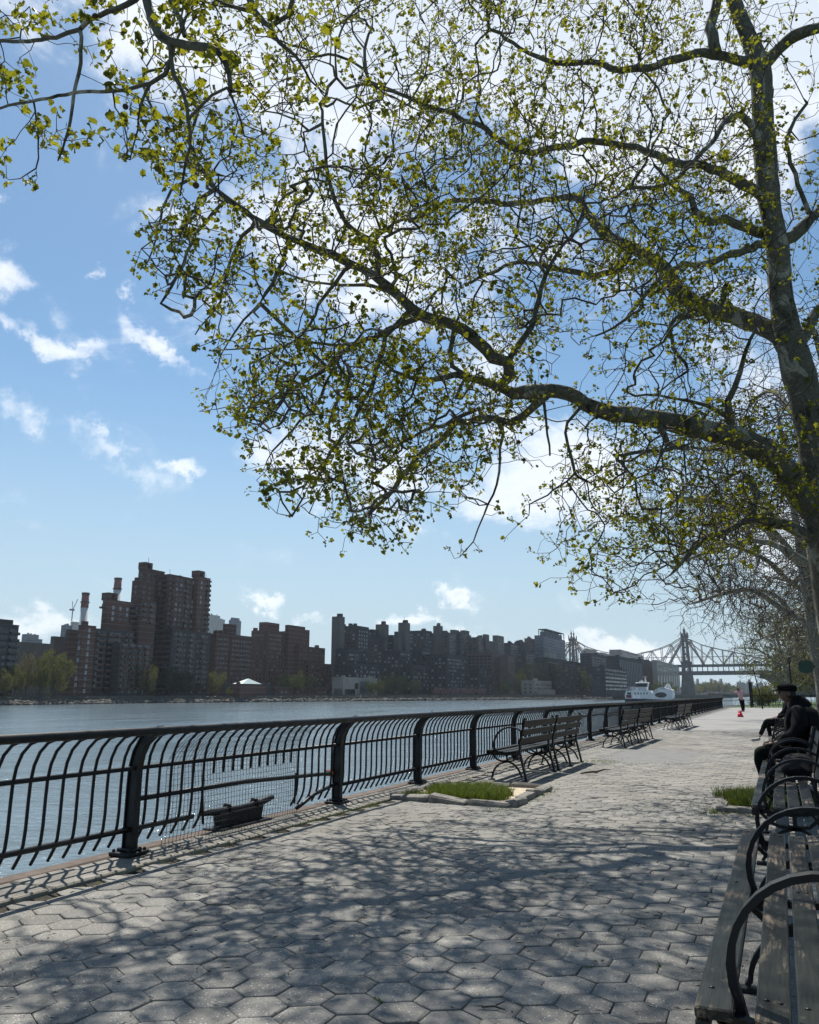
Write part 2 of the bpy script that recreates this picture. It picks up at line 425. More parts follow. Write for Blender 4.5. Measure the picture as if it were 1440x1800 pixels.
M = dict(
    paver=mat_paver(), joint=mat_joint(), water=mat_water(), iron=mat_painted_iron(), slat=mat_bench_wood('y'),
    granite=mat_stone("reddish_granite", (.080, .062, .050), (.16, .125, .10)),
    pale=mat_stone("pale_kerb_stone", (.16, .148, .12), (.38, .35, .285)),
    block=mat_stone("granite_block", (.10, .095, .085), (.27, .255, .225), 9),
    sand=mat_stone("sandy_soil", (.33, .27, .19), (.55, .47, .35), 18),
    soil=mat_stone("dark_soil", (.045, .035, .025), (.12, .095, .065), 14),
    seawall=mat_stone("seawall_concrete", (.08, .078, .07), (.2, .19, .17), 1.5),
    bark=mat_bark("plane_tree_bark", (.035, .034, .025), (.105, .100, .076), (.26, .25, .20)),
    bark_pale=mat_bark("mottled_pale_bark", (.07, .065, .05), (.19, .18, .145), (.34, .33, .27), 2.2),
    twig=simple("grey_brown_twigs", (.065, .055, .045), 0.9, .3, 4),
    leaf=mat_leaf("new_plane_leaf", (.060, .062, .010), (.175, .165, .022), 0.55),
    leaf_far=mat_leaf("olive_spring_leaf", (.07, .075, .02), (.16, .16, .05), 0.4),
    leaf_dark=mat_leaf("dark_green_leaf", (.012, .022, .010), (.035, .05, .018), 0.25),
    leaf_mid=mat_leaf("mid_green_leaf", (.035, .045, .014), (.08, .09, .03), 0.3),
    leaf_pink=mat_leaf("pink_blossom", (.075, .045, .060), (.15, .085, .115), 0.05),
    leaf_grey=mat_leaf("greyish_bud_haze", (.06, .052, .042), (.12, .10, .075), 0.3),
    grass=mat_leaf("grass_blade", (.035, .052, .012), (.10, .125, .025), 0.35),
    seed=simple("dry_seed_ball", (.05, .035, .02), 0.95, .3, 60),
)
CLOTH = 0.12
M['slat_dark'] = simple('dark_green_painted_slats', (.007, .0085, .008), .5, .3, 6, spec=.12)
M['leaf_bank'] = mat_leaf('dull_olive_leaf', (.06, .062, .02), (.135, .13, .045), 0.25)
M['glass'] = simple("dark_window_glass", (.018, .022, .028), 0.12, .3, 2)
M['glass2'] = simple("curtained_window_glass", (.11, .12, .13), 0.35, .3, 2)
M['pale_win'] = simple("pale_window_panel", (.26, .27, .28), 0.5, .2, 2)
# ---------------------------------------------------------------- the setting near by
WATER_Z = -3.3
def struct(o): return tag(o, kind='structure')
def in_poly(x, y, poly):
    c = False; j = len(poly) - 1
    for i in range(len(poly)):
        xi, yi = poly[i]; xj, yj = poly[j]
        if (yi > y) != (yj > y) and x < (xj - xi) * (y - yi) / (yj - yi) + xi: c = not c
        j = i
    return c
PIT_L = [(-4.62, 9.62), (-2.98, 9.42), (-3.08, 11.42), (-4.62, 11.50)]
PIT_R = [(-.74, 10.15), (1.05, 10.15), (1.05, 12.0), (-.74, 12.0)]
PATCH = (-3.35, -1.85, 16.7, 20.1)
KERB_X = -4.57; WALL_X = -5.24

# river
wv = []; nx = 60; xs = np.concatenate([np.linspace(WALL_X - 0.02, -60, 30), np.linspace(-80, -6000, 12)])
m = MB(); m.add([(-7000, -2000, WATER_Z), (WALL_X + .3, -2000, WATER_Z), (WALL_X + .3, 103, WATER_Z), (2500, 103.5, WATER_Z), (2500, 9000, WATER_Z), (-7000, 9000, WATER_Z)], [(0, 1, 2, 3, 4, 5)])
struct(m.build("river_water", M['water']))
# promenade substrate under the blocks and seawall
m = MB(); m.box(KERB_X - .02, 0.95, -12, 31.2, -1.0, -0.014)
struct(m.build("paving_bed", M['joint']))
m = MB(); m.box(WALL_X + .05, 60, -14, 102, -4.4, -0.06); m.smooth = False
struct(m.build("seawall", M['seawall']))
# hexagonal blocks, points along the promenade, slightly domed and uneven
s = 0.1325; fx = s * math.sqrt(3); dy = 1.5 * s; gap = 0.0028
V = []; F4 = []; F3 = []; Q = []
hx = []
row = 0; y = -1.2
while y < 31.0:
    x = KERB_X + fx / 2 + (fx / 2 if row % 2 else 0) + .01
    while x < 0.82:
        if not (in_poly(x, y, PIT_L) or in_poly(x, y, PIT_R) or (PATCH[0] - .1 < x < PATCH[1] + .1 and PATCH[2] - .1 < y < PATCH[3] + .1)):
            hx.append((x, y))
        elif in_poly(x, y, PIT_L) or in_poly(x, y, PIT_R):
            if not any(in_poly(x + q * math.cos(k), y + q * math.sin(k), P_) is False for P_ in ([PIT_L] if x < -2 else [PIT_R]) for k in (0, 1.57, 3.14, 4.71) for q in (.08,)): pass
        x += fx
    y += dy; row += 1
hx = np.array(hx); n = len(hx); rs = np.random.RandomState(3)
dz = rs.normal(0, .0016, n); tx = rs.normal(0, .009, n); ty = rs.normal(0, .009, n)
wave = .012 * np.sin(hx[:, 0] * 1.9 + 1) * np.sin(hx[:, 1] * .8) + .007 * np.sin(hx[:, 1] * 2.3 + hx[:, 0])
rings = [(s - gap, -.008), (s - gap - .0006, -.0012), (s - .006, .0010), (s - .024, .0023), (s - .075, .0034)]
ang = np.radians(np.array([30, 90, 150, 210, 270, 330]))
Vs = []
for ri, (rr, zz) in enumerate(rings):
    for k, a in enumerate(ang):
        jit = rs.normal(0, .0016, (n, 2)) if ri else np.zeros((n, 2))
        lx = rr * math.cos(a) + jit[:, 0]; ly = rr * math.sin(a) + jit[:, 1]
        Vs.append(np.stack([hx[:, 0] + lx, hx[:, 1] + ly, zz + (0 if ri == 0 else 1) * (dz + wave * .35 + tx * lx + ty * ly)], 1))
Vs.append(np.stack([hx[:, 0], hx[:, 1], .0038 + dz + wave * .35], 1))
V = np.stack(Vs, 1)             # n, 31, 3
fq = []
for ri in range(4):
    for k in range(6):
        a = ri * 6 + k; b = ri * 6 + (k + 1) % 6
        fq.append((a, b, b + 6, a + 6))
for k in range(0, 6, 2):
    fq.append((24 + k, 24 + k + 1, 24 + (k + 2) % 6, 30))
fq = np.array(fq); off = (np.arange(n) * 31)[:, None, None]
struct(np_obj("promenade_paving", V.reshape(-1, 3), (fq[None] + off).reshape(-1, 4), M['paver'], smooth=True))
# asphalt patch and the smooth far promenade
asph = simple("worn_asphalt", (.15, .148, .14), .9, .2, 4, bump=.3)
slabm = simple("smooth_grey_paving", (.215, .21, .2), .85, .14, .8, bump=.2)
m = MB(); m.box(PATCH[0] - .16, PATCH[1] + .16, PATCH[2] - .16, PATCH[3] + .16, -.3, .001)
struct(m.build("asphalt_patch", asph))
m = MB(); yy = 31.2
while yy < 86:
    m.box(KERB_X, 2.2 + (yy - 31) * .12, yy + .02, yy + 3.48, -.3, R.uniform(-.004, .003)); yy += 3.5
struct(m.build("far_promenade_paving", slabm))
# kerb: granite coping on the wall, pale slabs, dirt line
m = MB(); yy = -12.0
while yy < 92:
    L_ = R.uniform(1.3, 1.9); z = R.uniform(-.004, .004)
    m.bbox(WALL_X, -5.06, yy + .006, yy + L_ - .006, -.35, .012 + z, .018); yy += L_
struct(m.build("wall_coping", M['granite']))
m = MB(); yy = -12.0; i = 0
while yy < 92:
    L_ = R.uniform(.42, .62); z = R.uniform(-.006, .005)
    m.bbox(-5.05, -4.62, yy + .006, yy + L_ - .006, -.3, .010 + z, .012); yy += L_; i += 1
pale2 = mat_stone("worn_kerb_slab", (.115, .11, .098), (.25, .235, .205), 5)
struct(m.build("kerb_slabs", pale2))
m = MB(); yy = -12.0
while yy < 92:
    L_ = R.uniform(.3, .7)
    if R.random() < .93: m.bbox(-4.63 + R.uniform(-.006, .006), KERB_X - .012 + R.uniform(-.02, .004), yy, yy + L_ - .012, -.3, .022 + R.uniform(-.014, .004), .010)
    yy += L_
struct(m.build("kerb_edge", M['pale']))
# lawn and ground on the land side
lawn = simple("lawn", (.05, .085, .02), .95, .45, 3, bump=.4)
m = MB(); m.box(0.96, 3.2, -12, 86, -1, -.002)
struct(m.build("planting_strip", M['soil']))
m = MB(); m.box(3.21, 60, -12, 101.9, -1, .03)
struct(m.build("lawn", lawn))
m = MB(); m.box(KERB_X, 3.2, 86.01, 101.9, -1, .025)
struct(m.build("lawn_beyond_walk", lawn))
m = MB(); m.box(-1.5, 60, 102.01, 150, -4.2, .02)
struct(m.build("park_ground", lawn))

# moss and crumbs in the paving joints: tiny tufts
def blades(name, pts, hmin, hmax, w, mat, lean=.5, seed=1, parent=None):
    rr = np.random.RandomState(seed); n = len(pts); pts = np.asarray(pts)
    a = rr.uniform(0, 2 * math.pi, n); h = rr.uniform(hmin, hmax, n); l = rr.uniform(.1, lean, n) * h
    la = rr.uniform(0, 2 * math.pi, n)
    d = np.stack([np.cos(a), np.sin(a), 0 * a], 1) * (w / 2); ld = np.stack([np.cos(la) * l, np.sin(la) * l, 0 * a], 1)
    up = np.stack([0 * a, 0 * a, h], 1)
    V = np.stack([pts - d, pts + d, pts + d * .75 + ld * .35 + up * .6, pts - d * .75 + ld * .35 + up * .6, pts + ld + up + d * .1, pts + ld + up - d * .1], 1)
    f = np.array([(0, 1, 2, 3), (3, 2, 4, 5)])
    return np_obj(name, V.reshape(-1, 3), (f[None] + (np.arange(n) * 6)[:, None, None]).reshape(-1, 4), mat, parent)
pts = []
rs2 = np.random.RandomState(5)
cand = hx[(hx[:, 1] < 9) & (hx[:, 0] > -2.2)]
for (x, y) in cand:
    if rs2.rand() < (.13 if x > -1.2 and y < 6 else .02):
        a = ang[rs2.randint(6)]; b = a + math.pi / 3; q = rs2.rand()
        for k in range(rs2.randint(8, 26)):
            q2 = min(1, max(0, q + rs2.normal(0, .25)))
            pts.append((x + s * (math.cos(a) * q2 + math.cos(b) * (1 - q2)) + rs2.normal(0, .004), y + s * (math.sin(a) * q2 + math.sin(b) * (1 - q2)) + rs2.normal(0, .004), -.012))
for (cx, cy, sx, sy, k) in [(-4.56, 8.0, .02, .5, 160), (-4.55, 8.9, .03, .25, 150), (-4.58, 6.4, .02, 1.2, 160), (-3.05, 9.45, .08, .3, 200), (-2.95, 10.6, .05, .5, 420), (-3.35, 16.35, .22, .25, 420), (-3.6, 15.6, .3, .2, 160), (-.78, 10.05, .08, .2, 260), (-.4, 9.95, .3, .07, 160)]:
    for _ in range(k): pts.append((cx + rs2.normal(0, sx), cy + rs2.normal(0, sy), 0.0))
tag(blades("joint_moss", pts, .008, .035, .006, M['grass'], 1.2, 4), 'moss and small weeds growing in the paving joints and kerb line', 'weeds', kind='stuff')

# litter: small twigs, bud scales and leaf crumbs on the blocks
m = MB()
for _ in range(1500):
    y = 1.6 + 16 * R.random() ** 1.3; x = R.uniform(KERB_X + .05, -.1); L_ = R.uniform(.006, .028); a = R.uniform(0, 6.28); w = R.uniform(.002, .006)
    c, s_ = math.cos(a), math.sin(a); z = .012
    m.add([(x - c * L_, y - s_ * L_, z), (x + s_ * w, y - c * w, z + .001), (x + c * L_, y + s_ * L_, z + .002), (x - s_ * w, y + c * w, z + .006)], [(0, 1, 3), (1, 2, 3), (0, 3, 2, 1)])
tag(m.build("fallen_debris", simple("brown_debris", (.04, .03, .02), .9, .4, 30)), 'brown bud scales and leaf crumbs scattered on the paving', 'debris', kind='stuff')
def twig(name, pts, r, label, grp=None):
    m = MB(); m.tube(pts, r, 6); k = len(pts) // 2
    p = Vector(pts[k]); m.tube([p, p + Vector((.03, .05, .008))], [r * .8, r * .4] if isinstance(r, float) else [r[k] * .8, r[k] * .4], 5)
    return tag(m.build(name, M['twig'], smooth=True), label, 'stick', grp)
p = on_z(1048, 1357, .02); twig("fallen_stick", [p + Vector((-.18, -.35, 0)), p + Vector((-.05, -.1, .01)), p + Vector((.0, .02, .0)), p + Vector((.10, .16, .03)), p + Vector((.16, .4, .01))], [.012, .018, .02, .012, .006], 'dark forked stick lying on the sunlit paving beyond the grassy tree pit')
p = on_z(838 + 30, 1772, .012); twig("fallen_stick", [p + Vector((-.05, -.01, 0)), p + Vector((0, .01, .004)), p + Vector((.05, .0, .0))], [.004, .005, .002], 'tiny broken twig on the shaded blocks at the bottom centre')
p = on_z(420, 1512, .012); twig("fallen_stick", [p + Vector((-.08, .0, 0)), p + Vector((.02, .02, .006)), p + Vector((.1, .09, .0))], [.004, .005, .003], 'thin pale twig beside the kerb in front of the iron cleat')

# tree pits: block borders, soil, grass
def pit(name, poly, nblk, label, cat, hole):
    root = empty(name, (poly[0][0], poly[0][1], 0)); ox, oy = poly[0]
    tag(root, label, cat)
    m = MB(); m.add([(x - ox, y - oy, .012) for x, y in poly] + [(x - ox, y - oy, -.3) for x, y in poly], [(0, 1, 2, 3), (4, 5, 1, 0), (5, 6, 2, 1), (6, 7, 3, 2), (7, 4, 0, 3)])
    m.build("soil_bed", M[hole], root)
    k = len(poly)
    for i in range(k):
        x0, y0 = poly[i]; x1, y1 = poly[(i + 1) % k]; L_ = math.hypot(x1 - x0, y1 - y0); nb = max(2, int(L_ / .42)); a = math.atan2(y1 - y0, x1 - x0)
        for j in range(nb):
            if (name, i, j) in SKIP_BLOCKS: continue
            m = MB(); l0 = L_ / nb / 2 - .008; w = R.uniform(.05, .08); h = R.uniform(.055, .088)
            m.bbox(-l0, l0, -w, w, -.1, h, R.uniform(.016, .03))
            for q, v in enumerate(m.v): m.v[q] = (v[0] + R.gauss(0, .006), v[1] + R.gauss(0, .006), v[2] + R.gauss(0, .006))
            o = m.build("granite_block", M['block'], root)
            t = (j + .5) / nb; o.location = (x0 + (x1 - x0) * t - ox, y0 + (y1 - y0) * t - oy, 0); o.rotation_euler = (R.gauss(0, .05), R.gauss(0, .05), a + R.gauss(0, .05))
    return root
SKIP_BLOCKS = {("stone_edged_bed", 2, 2), ("stone_edged_bed", 1, 4), ("corner_bed", 0, 1), ("corner_bed", 3, 2), ("corner_bed", 3, 1)}
pitL = pit("stone_edged_bed", PIT_L, 4, 'square bed of sandy soil edged with granite blocks by the railing', 'planting bed', 'sand')
pitR = pit("corner_bed", PIT_R, 4, 'dark soil bed with a loose granite corner block in front of the right benches', 'planting bed', 'soil')
rs3 = np.random.RandomState(11)
def tuft(cx, cy, sx, sy, n, rot=0):
    a = rs3.uniform(0, 2 * math.pi, n); r = np.sqrt(rs3.uniform(0, 1, n)) * (1 + .18 * np.sin(a * 5) + .1 * np.sin(a * 9 + 1))
    x = r * np.cos(a) * sx; y = r * np.sin(a) * sy
    return np.stack([cx + x * math.cos(rot) - y * math.sin(rot), cy + x * math.sin(rot) + y * math.cos(rot), .01 + 0 * x], 1)
g = np.concatenate([tuft(-3.85, 10.32, .50, .62, 7200), tuft(-3.55, 9.95, .33, .3, 2200)])
tag(blades("grass_tuft", g, .05, .145, .007, M['grass'], .9, 7), 'thick bright green grass growing in the stone edged bed by the railing', 'grass', kind='stuff')
g = np.concatenate([tuft(-4.4, 9.85, .14, .22, 420), tuft(-4.38, 10.7, .16, .3, 360)])
tag(blades("weed_tuft", g, .03, .09, .008, M['grass'], 1.0, 8), 'sparse weeds along the river side edge of the stone edged bed', 'weeds', kind='stuff')
g = np.concatenate([tuft(-.25, 11.3, .55, .65, 5200), tuft(-.35, 10.6, .3, .3, 1500)])
tag(blades("corner_grass", g, .05, .15, .007, M['grass'], .9, 9), 'green grass in the corner bed in front of the right hand benches', 'grass', kind='stuff')
g = np.stack([rs3.uniform(1.0, 6.0, 16000), 4 + 34 * rs3.uniform(0, 1, 16000) ** 1.2, 0 * rs3.uniform(0, 1, 16000)], 1)
tag(blades("lawn_grass", g, .05, .14, .012, M['grass'], 1.0, 10), 'green lawn grass behind the right hand benches', 'grass', kind='stuff')
p = on_z(1295, 1426, 0); m = MB(); m.bbox(-.2, .2, -.05, .05, -.02, .03, .012); o = m.build("loose_stone", M['pale']); o.location = (p.x, p.y, .01); o.rotation_euler = (0, 0, .1)
tag(o, 'flat pale stone slab lying at the corner bed by the right benches', 'stone')

# ---------------------------------------------------------------- iron railing
RX = -5.0
railing = empty("river_railing", (RX, 5.43, 0))
tag(railing, 'black iron railing with curved pickets along the river wall', 'railing')
def rl(x, y, z): return (x - RX, y - 5.43, z)
Y0, Y1 = -9.0, 83.0
posts = [5.43, 8.89]
while posts[-1] < Y1 - 2.4: posts.append(posts[-1] + 2.41)
yy = 5.43 - 2.41
while yy > Y0: posts.insert(0, yy); yy -= 2.41
TOPX, TOPZ = RX + .275, 1.0
m = MB(); k = 60
m.tube([rl(TOPX, Y0 + (Y1 - Y0) * i / k, TOPZ + .003 * math.sin(i)) for i in range(k + 1)], .034, 12)
m.build("top_rail", M['iron'], railing, True)
m = MB(); m.tube([rl(RX, Y0, .69), rl(RX, Y1, .69)], .019, 8); m.build("middle_rail", M['iron'], railing, True)
m = MB(); m.tube([rl(RX - .01, Y0, .215), rl(RX - .01, 6.22, .205)], .023, 8); m.build("bottom_rail", M['iron'], railing, True)
m = MB(); m.tube([rl(RX - .01, 8.0, .06), rl(RX - .01, 8.15, .10), rl(RX - .01, 8.35, .165), rl(RX - .01, 8.85, .235)], .022, 8); m.build("bottom_rail", M['iron'], railing, True)
m = MB(); m.tube([rl(RX - .01, 8.9, .215), rl(RX - .01, Y1, .215)], .023, 8); m.build("bottom_rail", M['iron'], railing, True)
m = MB(); m.tube([rl(RX, 5.45, .44), rl(RX, 7, .435), rl(RX, 8.72, .37)], .022, 8); m.build("repair_rail", M['iron'], railing, True)
# post
def post_mesh():
    m = MB()
    prof = [(0, .02), (0, .3), (0, .55), (.004, .68), (.03, .80), (.085, .90), (.17, .965), (.26, .99)]
    w = [.10, .098, .094, .09, .085, .078, .07, .065]
    pts = [Vector((a, 0, b)) for a, b in prof]
    for sgn in (-1, 1):   # flanges
        fl = []
        for i, p in enumerate(pts):
            t = (pts[min(i + 1, 7)] - pts[max(i - 1, 0)]).normalized(); nn = Vector((-t.z, 0, t.x)); fl.append(p + nn * sgn * w[i] / 2)
        m.strap(fl, (0, 1, 0), .066, .012)
    vs = []; 
    for i, p in enumerate(pts):
        t = (pts[min(i + 1, 7)] - pts[max(i - 1, 0)]).normalized(); nn = Vector((-t.z, 0, t.x))
        for yy in (-.017, .017):
            for sg in (-1, 1): vs.append(p + nn * sg * (w[i] / 2 - .004) + Vector((0, yy, 0)))
    fs = []
    for i in range(7):
        a = i * 4; b = a + 4
        fs += [(a, a + 1, b + 1, b), (a + 2, b + 2, b + 3, a + 3), (a, b, b + 2, a + 2), (a + 1, a + 3, b + 3, b + 1)]
    m.add(vs, fs)
    m.bbox(-.11, .11, -.12, .12, .0, .028, .006); m.bbox(-.085, .085, -.065, .065, .028, .055, .01)
    for a in (-.08, .08):
        for b in (-.09, .09): m.lathe([(.014, .028), (.014, .045), (.006, .052)], (a, b, 0), 6)
    return m.mesh("railing_post", M['iron'])
pm = post_mesh()
for i, y in enumerate(posts):
    o = bpy.data.objects.new("post", pm); link(o, railing); o.location = rl(RX, y, .012)
# pickets
PP = [(-.085, .085), (-.06, .125), (-.028, .18), (-.008, .25), (0, .36), (0, .55), (.003, .68), (.022, .79), (.066, .885), (.14, .955), (.235, .985)]
def picket_mesh(lo=0, hi=11, n=8):
    m = MB(); m.tube([(a, 0, b) for a, b in PP[lo:hi]], .0125, n); return m.mesh("picket", M['iron'], True)
full = picket_mesh(); upper = None
m = MB(); m.tube([(a, 0, b) for a, b in [(0, .56), (.003, .68), (.022, .79), (.066, .885), (.14, .955), (.235, .985)]], .0125, 8); upper = m.mesh("picket_stub", M['iron'], True)
m = MB(); m.tube([(0, 0, .12), (0, 0, .30), (0, 0, .44)], .0125, 8); lower = m.mesh("picket_stub", M['iron'], True)
pk = []
for i in range(len(posts) - 1):
    a, b = posts[i], posts[i + 1]; n = max(3, round((b - a) / .151)); st = (b - a) / n
    for j in range(1, n): pk.append(a + st * j)
near = sorted([y for y in pk if y > 2.4])[:100]
pk2 = []
for y in near:
    if 6.35 < y < 7.98: me = upper
    else: me = full
    o = bpy.data.objects.new("picket", me); link(o, railing); o.location = rl(RX, y, 0); o.rotation_euler = (0, 0, R.gauss(0, .03))
for (y, t) in ((6.38, .12), (7.93, -.05)):
    o = bpy.data.objects.new("picket", lower); link(o, railing); o.location = rl(RX, y, 0); o.rotation_euler = (t, 0, 0)
rest = [y for y in pk if y not in set(near)]
m = MB()
for y in rest: m.tube([rl(RX + a, y, b) for a, b in PP[::2]], .0125, 5, cap=False)
o = m.build("picket", M['iron'], railing, True); o["kind"] = "stuff"
# wire mesh over the broken bay
m = MB(); r_ = .0023
def mp(y, t):
    z = t * .93; xo = 0 if z < .66 else .28 * ((z - .66) / .30) ** 1.7
    return rl(RX - .03 + xo + .012 * math.sin(y * 5 + t * 4), y + .015 * math.sin(t * 6), z + .01)
for i in range(46):
    y = 5.86 + i * .048; m.tube([mp(y, k / 12) for k in range(13)], r_, 4, False)
for i in range(20):
    t = i / 19; m.tube([mp(5.86 + 2.2 * k / 24, t) for k in range(25)], r_, 4, False)
o = m.build("wire_mesh", simple("galvanised_wire", (.05, .05, .05), .5, .2, 5, metal=.6), railing)
# rusty clamp on the second post
m = MB(); m.bbox(-.10, -.03, -.09, -.02, .33, .40, .012); m.tube([(-.12, -.055, .365), (-.01, -.055, .365)], .02, 8)
o = m.build("rusty_clamp", simple("rust", (.22, .075, .03), .9, .4, 20, bump=.4), railing); o.location = rl(RX, 8.85, .0); o["label"] = "orange rusted clamp"

# iron mooring cleat on the coping
def cleat():
    root = empty("mooring_cleat", (-5.10, 7.06, .004)); root.scale = (.9, 1.0, .94); tag(root, 'heavy dark iron mooring cleat with two horns on the wall coping', 'mooring cleat')
    m = MB(); m.smooth = True
    # horn bar along y
    m.tube([(0, -.60, .20), (0, -.52, .198), (0, -.30, .180), (0, 0, .165), (0, .30, .180), (0, .52, .212), (0, .60, .222)], [.024, .033, .043, .046, .043, .033, .024], 14)
    m.build("horn_bar", M['iron'], root, True)
    m = MB(); m.prism([(-.40, .0), (.40, .0), (.33, .05), (.36, .17), (-.36, .17), (-.33, .05)], 'x', -.055, .055); m.build("web", M['iron'], root)
    m = MB(); m.bbox(-.13, .13, -.43, .43, 0, .03, .01); m.build("base_plate", M['iron'], root)
    for y in (-.2, .26):
        m = MB(); m.tube([(-.06, y, .18), (-.03, y, .235), (.03, y, .235), (.06, y, .18)], .018, 8); m.build("lug", M['iron'], root, True)
    return root
cleat()

# ---------------------------------------------------------------- benches
def bench_parts(root, L_, hoops, extra_wood=M['slat']):
    """seat front at local x=0, seat goes back in +x, length along +y from 0 to L_"""
    sx = [(0, .100), (.155, .245), (.262, .352), (.369, .455)]
    zz = [(.452, .452), (.440, .432), (.430, .430), (.436, .448)]
    m = MB()
    for (a, b), (za, zb) in zip(sx, zz):
        w = .0; bb = .006
        m2 = MB(); m2.bbox(a, b, 0, L_, 0, .032, .005)
        for v in m2.v:
            t = (v[0] - a) / (b - a); m.v.append((v[0], v[1], v[2] + za + (zb - za) * t - .032))
        base = len(m.v) - len(m2.v)
        for f in m2.f: m.f.append(tuple(base + i for i in f)); m.mi.append(0); m.sm.append(False)
    m2 = MB(); m2.bbox(.0, .034, 0, L_, .372, .419, .005)
    base = len(m.v); m.v += m2.v
    for f in m2.f: m.f.append(tuple(base + i for i in f)); m.mi.append(0); m.sm.append(False)
    for yb in hoops:
        for q_, ((a, b), (za, zb)) in enumerate(zip(sx, zz)):
            for t_ in ((.35,) if q_ == 0 else (.3, .7)):
                xx = a + (b - a) * t_; m.smooth = True; m.lathe([(.009, 0), (.009, .0025), (.004, .0045)], (xx, yb + .02, za + (zb - za) * t_ - .0005), 8); m.smooth = False
    m.build("seat", extra_wood, root)
    m = MB()
    for (za, zb) in ((.545, .635), (.675, .765), (.80, .90)):
        def bx(z): return .485 + (z - .45) * .28
        ps = []
        for yv in (0, L_):
            pass
        ps = [(bx(za), 0, za), (bx(za) + .03, 0, za - .008), (bx(za) + .03, L_, za - .008), (bx(za), L_, za),
              (bx(zb), 0, zb), (bx(zb) + .03, 0, zb - .008), (bx(zb) + .03, L_, zb - .008), (bx(zb), L_, zb)]
        m.hull8(ps)
    m.build("backrest", extra_wood, root)
    fr = [.10, L_ / 2, L_ - .10]
    if L_ < 2.0: fr = [.10, L_ - .10]
    up = Vector((0, 1, 0))
    for y in fr:
        m = MB(); w = .045; t = .022
        arc = lambda cx, cz, r, a0, a1, k=9: [Vector((cx + r * math.cos(math.radians(a0 + (a1 - a0) * i / k)), y, cz + r * math.sin(math.radians(a0 + (a1 - a0) * i / k)))) for i in range(k + 1)]
        m.strap([(.045, y, .03)] + arc(.30, .03, .24, 175, 98) + [(.30, y, .285)], up, w, t)             # front foot arc
        m.strap([(.055, y, .405), (.085, y, .36), (.14, y, .31), (.20, y, .285), (.30, y, .28)], up, w, t)  # seat support front
        m.strap([(.30, y, .28), (.40, y, .29), (.46, y, .34), (.49, y, .40)], up, w, t)                    # seat support rear
        m.strap([(.28, y, .28)] + arc(.27, .03, .25, 80, 22) + [(.535, y, .05)], up, w, t)                 # rear arc
        m.strap([(.06, y, .405), (.16, y, .385), (.30, y, .38), (.44, y, .395), (.485, y, .41)], up, w, .028)  # seat bearer
        m.prism([(.22, .26), (.36, .26), (.33, .30), (.25, .30)], 'y', y - .018, y + .018)
        m.tube([(.30, y, .30), (.30, y, .375)], .016, 6)
        m.bbox(.0, .09, y - .03, y + .03, .0, .022, .004)
        m.build("leg_frame", M['iron'], root)
        m = MB(); m.strap([(.600, y, .0), (.575, y, .12), (.535, y, .3), (.508, y, .42), (.52, y, .55), (.56, y, .74), (.61, y, .935)], up, .05, .030)
        m.bbox(.56, .645, y - .032, y + .032, .0, .02, .004)
        m.build("back_post", M['iron'], root)
    for y in hoops:
        m = MB(); cx, cz, r = .375, .52, .275
        pts = [Vector((.125, y, .36)), Vector((.112, y, .41))]
        for i in range(15):
            a = math.radians(200 - i * (200 - 42) / 14)
            pts.append(Vector((cx + r * 1.02 * math.cos(a), y, cz + r * 0.98 * math.sin(a))))
        pts += [Vector((.585, y, .66))]
        m.strap(pts, up, .050, .021, [1.5, 1.4] + [1.2] * 3 + [1.0] * 13); m.build("armrest_hoop", M['iron'], root)
benches = []
def bench(x, y, L_, hoops, label, group, flip=False, cat='bench'):
    root = empty("park_bench", (x, y, 0), 0)
    tag(root, label, cat, group)
    bench_parts(root, L_, hoops, M['slat_dark'] if x < -2 else M['slat'])
    return root
# river side benches: they face the water, so the back stands towards the walk (local +x)
G1 = 'benches facing the river along the railing'
specL = [(-4.24, 12.22, 1.9, [.1, 1.8], 'nearest dark bench facing the river, just beyond the grassy bed'),
         (-4.24, 14.22, 2.0, [.1, 1.9], 'second bench facing the river, its end over a patch of weeds'),
         (-4.18, 20.6, 2.3, [.1, 2.2], 'third bench facing the river, first of the pair beyond the asphalt patch'),
         (-4.15, 23.0, 2.3, [.1, 2.2], 'fourth bench facing the river, second of the pair beyond the asphalt patch'),
         (-4.10, 31.6, 2.4, [.1, 2.3], 'fifth bench facing the river, near half of the far pair'),
         (-4.08, 34.1, 2.4, [.1, 2.3], 'last bench facing the river, far half of the far pair')]
for x, y, L_, h, lb in specL: bench(x, y, L_, h, lb, G1)
# land side benches: back towards the lawn
G2 = 'benches along the land side of the promenade'
specR = [(-.30, 2.58, 3.28, [.15, 1.64, 3.16], 'worn bench with peeling slats nearest the camera at the bottom right'),
         (-.29, 7.12, 3.25, [.12, 1.60, 3.1], 'second bench on the right, its front corner pointing at the corner bed'),
         (-.29, 10.5, 3.25, [.12, 1.6, 3.1], 'third bench on the right, under the seated person in the cap'),
         (-.29, 15.2, 3.25, [.12, 1.6, 3.1], 'fourth bench on the right, hidden behind the person in the cap'),
         (-.29, 22.9, 3.25, [.12, 3.1], 'fifth bench on the right, under the person with crossed legs')]
for x, y, L_, h, lb in specR: bench(x, y, L_, h, lb, G2)
m = MB(); m.smooth = True; m.lathe([(.11, -.05), (.115, .02), (.10, .06), (.06, .075), (.0, .078)], (0, 0, 0), 18); o = m.build("footing_stone", M['block'], smooth=True)
o.location = (-.16, 2.52, 0.0); o.rotation_euler = (0, 0, 1); o.scale = (1.1, .9, 2.6)
tag(o, 'rounded pebbly concrete footing under the end of the nearest bench', 'footing')
